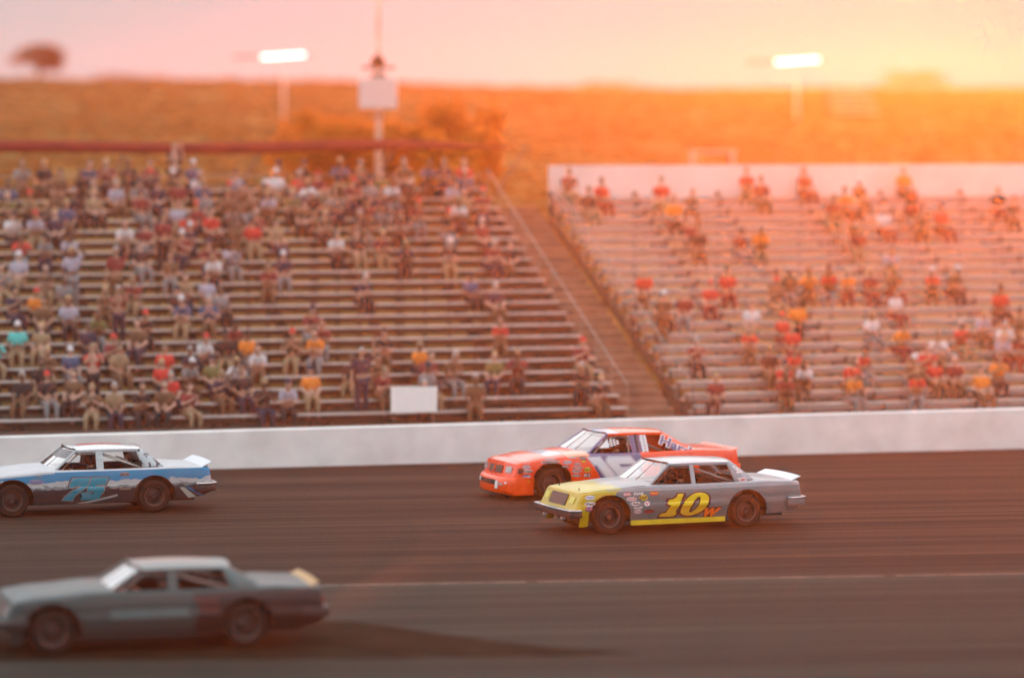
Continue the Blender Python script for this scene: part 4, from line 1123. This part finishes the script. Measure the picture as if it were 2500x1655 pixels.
s7 = [(440,190),(905,190),(850,400),(720,500),(600,590),(500,660),(455,740),(440,820),(150,800),(220,700),(420,540),(700,410),(560,400),(480,410),(430,450),(340,440),(370,330)]
s5 = [(950,190),(1420,190),(1370,300),(1330,385),(1080,385),(1060,430),(1290,440),(1300,540),(1230,640),(1180,760),(1060,800),(640,800),(700,690),(640,600),(900,585),(960,650),(1000,600),(1050,560),(830,560),(850,430),(900,350)]
def grow(L, k):
    cx = sum(a for a, _ in L)/len(L); cy = sum(b for _, b in L)/len(L); o_ = []
    n_ = len(L); area = sum(L[i][0]*L[(i+1) % n_][1] - L[(i+1) % n_][0]*L[i][1] for i in range(n_)); sg = 1 if area > 0 else -1
    for i in range(n_):
        a, b, c = Vector((*L[i-1], 0)), Vector((*L[i], 0)), Vector((*L[(i+1) % n_], 0)); d = ((b-a).normalized() + (c-b).normalized())
        if d.length < 1e-3: d = b-a
        d.normalize(); o_.append((b.x + sg*d.y*k, b.y - sg*d.x*k))
    return o_
V_b75 = mat('number_blue', (.0, .22, .31), .45); V_edge = mat('grey_edge', (.20, .20, .18), .5)
for S_ in (-1, 1):
    f2 = (lambda x, z, off: side_pt(P, x, z, off, -1)) if S_ < 0 else (lambda x, z, off: side_pt(P, -.1 - x, z, off, 1))
    for i_, L in enumerate((s7, s5)):
        o0 = stick('number_outline', loops_mesh([num(grow(L, 48))]), f2, V_blk, root, .0045 + .0008*i_)
        stick('outline', loops_mesh([num(grow(L, 26))]), f2, V_edge, o0, .008 + .0008*i_); stick('number', loops_mesh([num(L)]), f2, V_b75, o0, .0115 + .0008*i_)
def S75(px0, py0, px1, py1, pc, word, wc): return ((px0-24)/117-1.475, (1259-py1)/119.8, (px1-px0)/117, (py1-py0)/119.8, pc, word, wc)
V_tan = mat('tan_vinyl', (.30, .22, .16), .5)
stickers(P, root, [S75(65,1168,98,1180,V_edge,'RACE',V_blu), S75(76,1157,96,1165,None,'LUBE',V_edge), S75(284,1158,308,1167,V_edge,'ace',V_dkr), S75(280,1190,312,1203,None,'Sun',V_tan)], None)
driver(car75, R(19.4), 'black', 'black', 'driver in dark suit and black helmet seated inside the blue number 75 sedan')

# ---------------- orange coupe number 16
P = COUPE
g_ = G('orange_purple_paint')
dg_ = g_.lin(g_.x, 1, g_.z, .62, .10)
dg2 = g_.math('ADD', dg_, g_.noise(9, 5, amp=.04))
inp = g_.an(g_.gt(dg2, 0.0), g_.lt(g_.x, .62))
c_ = g_.mix((.95, .062, .003), inp, (.115, .105, .22))
hoodg = g_.an(g_.gt(g_.z, .86), g_.lt(g_.x, -1.12), g_.gt(g_.x, -1.52))
c_ = g_.mix(c_, g_.an(hoodg, g_.gt(g_.y, -.60), g_.lt(g_.y, .55)), (.50, .55, .66))
c_ = g_.mix(c_, g_.an(g_.gt(g_.z, .86), g_.gt(g_.x, -1.12), g_.lt(g_.x, -.6), g_.gt(g_.math('ABSOLUTE', g_.y), .50)), (.80, .30, .16))
paint16 = g_.done(c_, .10)
g_ = G('orange_roof')
roof16 = g_.done(g_.mix((.93, .09, .006), g_.lt(g_.math('ADD', g_.x, g_.noise(3, 2, amp=.1)), .22), (.42, .44, .58)), .06)  # pale purple front third: purple paint plus sky glare put into the colour
purp = mat('purple_pillar_paint', (.13, .12, .25), .4, coat=.3); orp = mat('orange_panel_paint', (.95, .075, .004), .35, coat=.4)
root, body = base_car(P, 'race_car', 'orange race coupe with purple doors and white number, running beyond the silver sedan', (1.84, 77.3, .012), R(24.0), paint16, roof16, dict(pillar=purp, bpillar=M_black, rail=orp, cpillar=orp, belt=purp))
car16 = root
# front fascia: bumper shelf, openings, lights
def fascia(P, root):
    g = MB(); rows = []
    for z, ex in ((.105, .02), (.14, .10), (.22, .125), (.34, .135), (.44, .135), (.475, .11), (.49, .0)):
        row = []
        for i in range(21):
            y = -1 + 2*i/20; yy = y*(P['hw']*.93 + .0)
            x, _, _ = warp(P, P['nose'], yy, z if z > .2 else .2); row.append((x - ex*(1 - abs(y)**6*.9), yy, z))
        x2 = P['nose'] + .40
        row = [(x2, -(W(P, x2, max(z, .2)) + .012), z)] + row + [(x2, W(P, x2, max(z, .2)) + .012, z)]
        rows.append(row)
    g.quad_strip_grid(rows); o = g.build('front_fascia', orp, root, angle=50); s = o.modifiers.new('s', 'SOLIDIFY'); s.thickness = .012; s.offset = -1
    return o
fas = fascia(P, root)
panel_on(lambda y, z, o_: front_pt(P, y, z, o_), -.26, .42, .545, .70, 'grille', M_mesh, root)
g = MB(); g.beam(front_pt(P, .08, .55, .03), front_pt(P, .08, .70, .03), .03); g.build('grille_bar', orp, root)
for y0 in (-.66, .56): panel_on(lambda y, z, o_: front_pt(P, y, z, o_), y0, y0+.24, .575, .70, 'headlight', M_lens, root)
panel_on(lambda y, z, o_: side_pt(P, y, z, o_), -2.26, -2.16, .57, .68, 'corner_light', V_dkr, root, depth=.01)
def fas_pt(y, z, off):
    yn = y/(P['hw']*.93); x, _, _ = warp(P, P['nose'], y, z); return (x - .135*(1-abs(yn)**6*.9) - off, y, z)
panel_on(fas_pt, -.30, .48, .31, .41, 'air_intake', M_dark, root, off=.006, depth=.012)
panel_on(fas_pt, -.42, -.31, .23, .40, 'white_patch', M_white, fas, off=.01, depth=.01)
panel_on(fas_pt, -.60, -.44, .31, .36, 'marker_light', M_lens, root, off=.008, depth=.01)
panel_on(fas_pt, .52, .60, .34, .42, 'white_patch', M_white, fas, off=.01, depth=.01)
panel_on(fas_pt, -.72, -.66, .35, .39, 'white_patch', M_white, fas, off=.01, depth=.01)
bumper(P, root, .52, .13, orp, False, out=.02)
for y0 in (-.74, .40): panel_on(lambda y, z, o_: tail_pt(P, y, z, o_), y0, y0+.34, .64, .76, 'taillight', M_tail, root)
# short ducktail spoiler
g = MB(); rows = []
for i in range(13):
    y = -.82 + 1.64*i/12; rows.append([(P['tail']-.10, y, .89), (P['tail']+.03, y, .925)])
g.quad_strip_grid(rows); o = g.build('spoiler', orp, root); s = o.modifiers.new('s', 'SOLIDIFY'); s.thickness = .012
# punched purple and white bands behind the driver's opening, window net, red seat panel
At, A = P['At'], P['A']
def winpt(x, f, side=-1, off=0):
    return (x, side*(A[1] + (At[1]-A[1])*f + .012 + off), A[2] + (At[2]-.03-A[2])*f)
for nm, x0, x1, m in (('purple_side_band', .46, .70, purp), ('white_side_band', .715, .86, mat('white_band', (.66, .65, .66), .45))):
    g = MB(); g.quad_strip_grid([[winpt(x0 + (x1-x0)*i/4, f) for i in range(5)] for f in (0, .25, .5, .75, 1)]); o = g.build(nm, m, root); s = o.modifiers.new('s', 'SOLIDIFY'); s.thickness = .006
    g = MB()
    cols = 3 if 'purple' in nm else 1
    for c in range(cols):
        for r in range(6):
            cx = x0 + (x1-x0)*(c+.5)/cols; f = .08 + .16*r + (.05 if c % 2 else 0); p_ = Vector(winpt(cx, f, off=.006))
            g.poly([(p_.x + .016*cos(2*math.pi*k/10), p_.y + .016*sin(2*math.pi*k/10)*.42, p_.z + .016*sin(2*math.pi*k/10)) for k in range(10)])
    g.build('punched_hole', V_dkr, o)
g = MB(); g.box(.90, 1.42, -.42, -.40, .86, 1.24); g.build('seat_panel', mat('red_seat_panel', (.70, .07, .02), .6), root)
# checkered triangle at the front of the opening
g = MB()
def tri(a, b, c): g.poly([winpt(*a, off=.004), winpt(*b, off=.004), winpt(*c, off=.004)])
tri((-.30, .34), (-.06, .34), (-.06, .82))
for i in range(3):
    for j in range(4):
        if j < 3 - i*.5:
            x0 = -.02 + .075*i; f0 = .40 + .125*j + .05*i
            g.poly([winpt(x0, f0, off=.004), winpt(x0+.055, f0+.02, off=.004), winpt(x0+.06, f0+.11, off=.004), winpt(x0+.005, f0+.09, off=.004)])
g.build('checkered_decal', M_white, root)
num = lambda L: crop2car(L, 1400, 1100, .0844, 1343, 105, 1222, 115, .02)
n1 = [(350,250),(700,250),(1330,1020),(1010,1020),(610,470),(520,465)]
n6 = [(960,255),(1600,255),(1760,430),(1720,450),(1230,450),(1310,560),(1760,560),(1990,800),(1980,1020),(1560,1020),(1260,850),(900,400),(890,320)]
V_num = mat('white_number', (.66, .66, .68), .45)
for S_ in (-1, 1):
    f2 = (lambda x, z, off: side_pt(P, x, z, off, -1)) if S_ < 0 else (lambda x, z, off: side_pt(P, -x, z, off, 1))
    for i_, L in enumerate((n1, n6)):
        o0 = stick('number_outline', loops_mesh([num(grow(L, 36))]), f2, V_num, root, .005 + .0008*i_)
        stick('outline', loops_mesh([num(grow(L, 14))]), f2, V_pur, o0, .008 + .0008*i_); stick('number', loops_mesh([num(L)]), f2, V_num, o0, .011 + .0008*i_)
def S16(px0, py0, px1, py1, pc, word, wc):
    return ((px0-1343)/105-1.475, (1222-.02*(px0-1343)-py1)/115, (px1-px0)/105, (py1-py0)/115, pc, word, wc)
V_pk = mat('pale_vinyl', (.60, .50, .50), .5)
stickers(P, root, [S16(1271,1131,1291,1136,None,'Wolf',V_pk), S16(1270,1138,1290,1146,V_pk,'COIL',V_pur), S16(1270,1148,1295,1156,V_pk,'Brake',V_dkr), S16(1272,1160,1290,1170,V_pur,'oil',V_pk), S16(1272,1174,1289,1182,V_dkr,'gas',V_yel),
    S16(1324,1121,1352,1125,V_pk,'',None), S16(1316,1127,1361,1134,V_pk,'AMERICAN',V_blk), S16(1368,1128,1390,1136,V_pk,'Pro',V_pur), S16(1365,1139,1384,1145,V_blk,'V&K',V_pk), S16(1382,1119,1402,1122,V_pk,'',None),
    S16(1395,1134,1411,1140,V_pk,'SX',V_dkr), S16(1391,1143,1416,1149,V_pk,'MOTO',V_dkr), S16(1389,1151,1413,1158,V_pk,'HYPER',V_dkr), S16(1390,1162,1411,1168,V_pk,'CRANE',V_blk), S16(1419,1145,1436,1156,V_yel,'No1',V_blk), S16(1418,1159,1436,1170,V_dkr,'RS',V_pk),
    S16(1410,1119,1427,1127,V_dkr,'pit',V_pk), S16(1414,1128,1424,1133,V_yel,'',None)], None)
fp = pil(P)
def hfn(a, b, off):    # lettering runs down the sloping pillar
    return fp(a, b, off)
def slantfit(word, p0, px_, py_):
    v, f = textmesh(word, 1.0, 0, .03); x0, x1 = min(a for a, _ in v), max(a for a, _ in v); y1 = max(b for _, b in v)
    out = []
    for a, b in v:
        q_ = p0 + px_*((a-x0)/(x1-x0)) + py_*(b/y1); out.append((q_.x, q_.y))
    return out, f
# word placed in the (x, z) plane of the side, sloping down towards the tail
Yp = lambda x, z, off: (x, -(P['Cb'][1] + (P['Ct'][1]-P['Cb'][1])*max(0, min(1, (z-.90)/.395)) + .055 + off), z)
p0 = Vector((1.12, 1.10)); px_ = Vector((.68, -.30)); py_ = Vector((.10, .17))
for sc2, m, off in ((1, V_wht, .0), (1, purp, .004)):
    v, f = textmesh('Hard', 1.0, 0, .085 if m is V_wht else .03); x0, x1 = 0, max(a for a, _ in v)
    v = [tuple(p0 + px_*(a/x1) + py_*(b/.72)) for a, b in v]
    stick('pillar_lettering' if m is purp else 'lettering_outline', (v, f), Yp, m, root, off, cut=.4)
driver(car16, R(24), 'black', 'maroon', 'driver in dark suit and maroon helmet seated inside the orange coupe')

# ---------------- pale sedan in the foreground
P = dict(SEDAN, At=(-.10, .635, 1.195), Ct=(1.15, .635, 1.185), Rt=(1.28, .60, 1.19))
g_ = G('pale_teal_paint', .45, .1)
c_ = g_.mix((.028, .052, .052), g_.an(g_.gt(g_.z, .50), g_.lt(g_.z, .66), g_.gt(g_.x, -.6), g_.lt(g_.x, .6)), (.07, .12, .12))
c_ = g_.mix(c_, g_.lt(g_.z, .34), (.02, .035, .035))
c_ = g_.mix(c_, g_.an(g_.gt(g_.math('ADD', g_.x, g_.noise(3, 4, amp=.2)), .72), g_.lt(g_.z, .865)), (.010, .009, .009))
c_ = g_.mix(c_, g_.an(g_.gt(g_.math('ADD', g_.x, g_.noise(3, 4, amp=.2)), .72), g_.lt(g_.x, 1.06), g_.gt(g_.z, .55), g_.lt(g_.z, .82)), (.060, .012, .010))
paintF = g_.done(c_)
root, body = base_car(P, 'race_car', 'pale teal race sedan with blackened rear quarter, nearest the camera beside the dark strip', (-5.72, 54.8, .02), R(15), paintF, mat('pale_roof_paint', (.20, .22, .21), .5, coat=.0), dict(bw=.16, cpillar=mat('pale_grey_paint', (.07, .11, .11), .5)))
carF = root
bumper(P, root, .46, .10, M_black, True); bumper(P, root, .50, .13, M_black, False, out=.05)
panel_on(lambda y, z, o_: front_pt(P, y, z, o_), -.42, .42, .54, .74, 'grille', M_mesh, root)
for y0 in (-.78, .50): panel_on(lambda y, z, o_: front_pt(P, y, z, o_), y0, y0+.26, .58, .72, 'headlight', M_lens, root)
for y0 in (-.80, .58): panel_on(lambda y, z, o_: tail_pt(P, y, z, o_), y0, y0+.22, .62, .74, 'taillight', M_tail, root)
spoiler(P, root, mat('amber_spoiler', (.45, .26, .09), .5), .06, .04)
driver(carF, R(15), 'black', 'grey', 'driver in dark suit and grey helmet seated inside the pale teal sedan')

# ------------------------------------------------------------------ orange-glow volume added to the air, lit by the low sun
g = MB(); g.box(-70, 75, -6, 262, -1.0, 12.8)
hz = g.build('added_haze', bpy.data.materials.new('added_glow_haze')); hm = hz.data.materials[0]; hm.use_nodes = True
n = hm.node_tree.nodes; l = hm.node_tree.links; n.clear()
o_ = n.new('ShaderNodeOutputMaterial'); pv = n.new('ShaderNodeVolumePrincipled')
pv.inputs['Color'].default_value = (.92, .84, .80, 1); pv.inputs['Density'].default_value = .00028; pv.inputs['Anisotropy'].default_value = .90
l.new(pv.outputs[0], o_.inputs['Volume'])
tag(hz, kind='stuff')
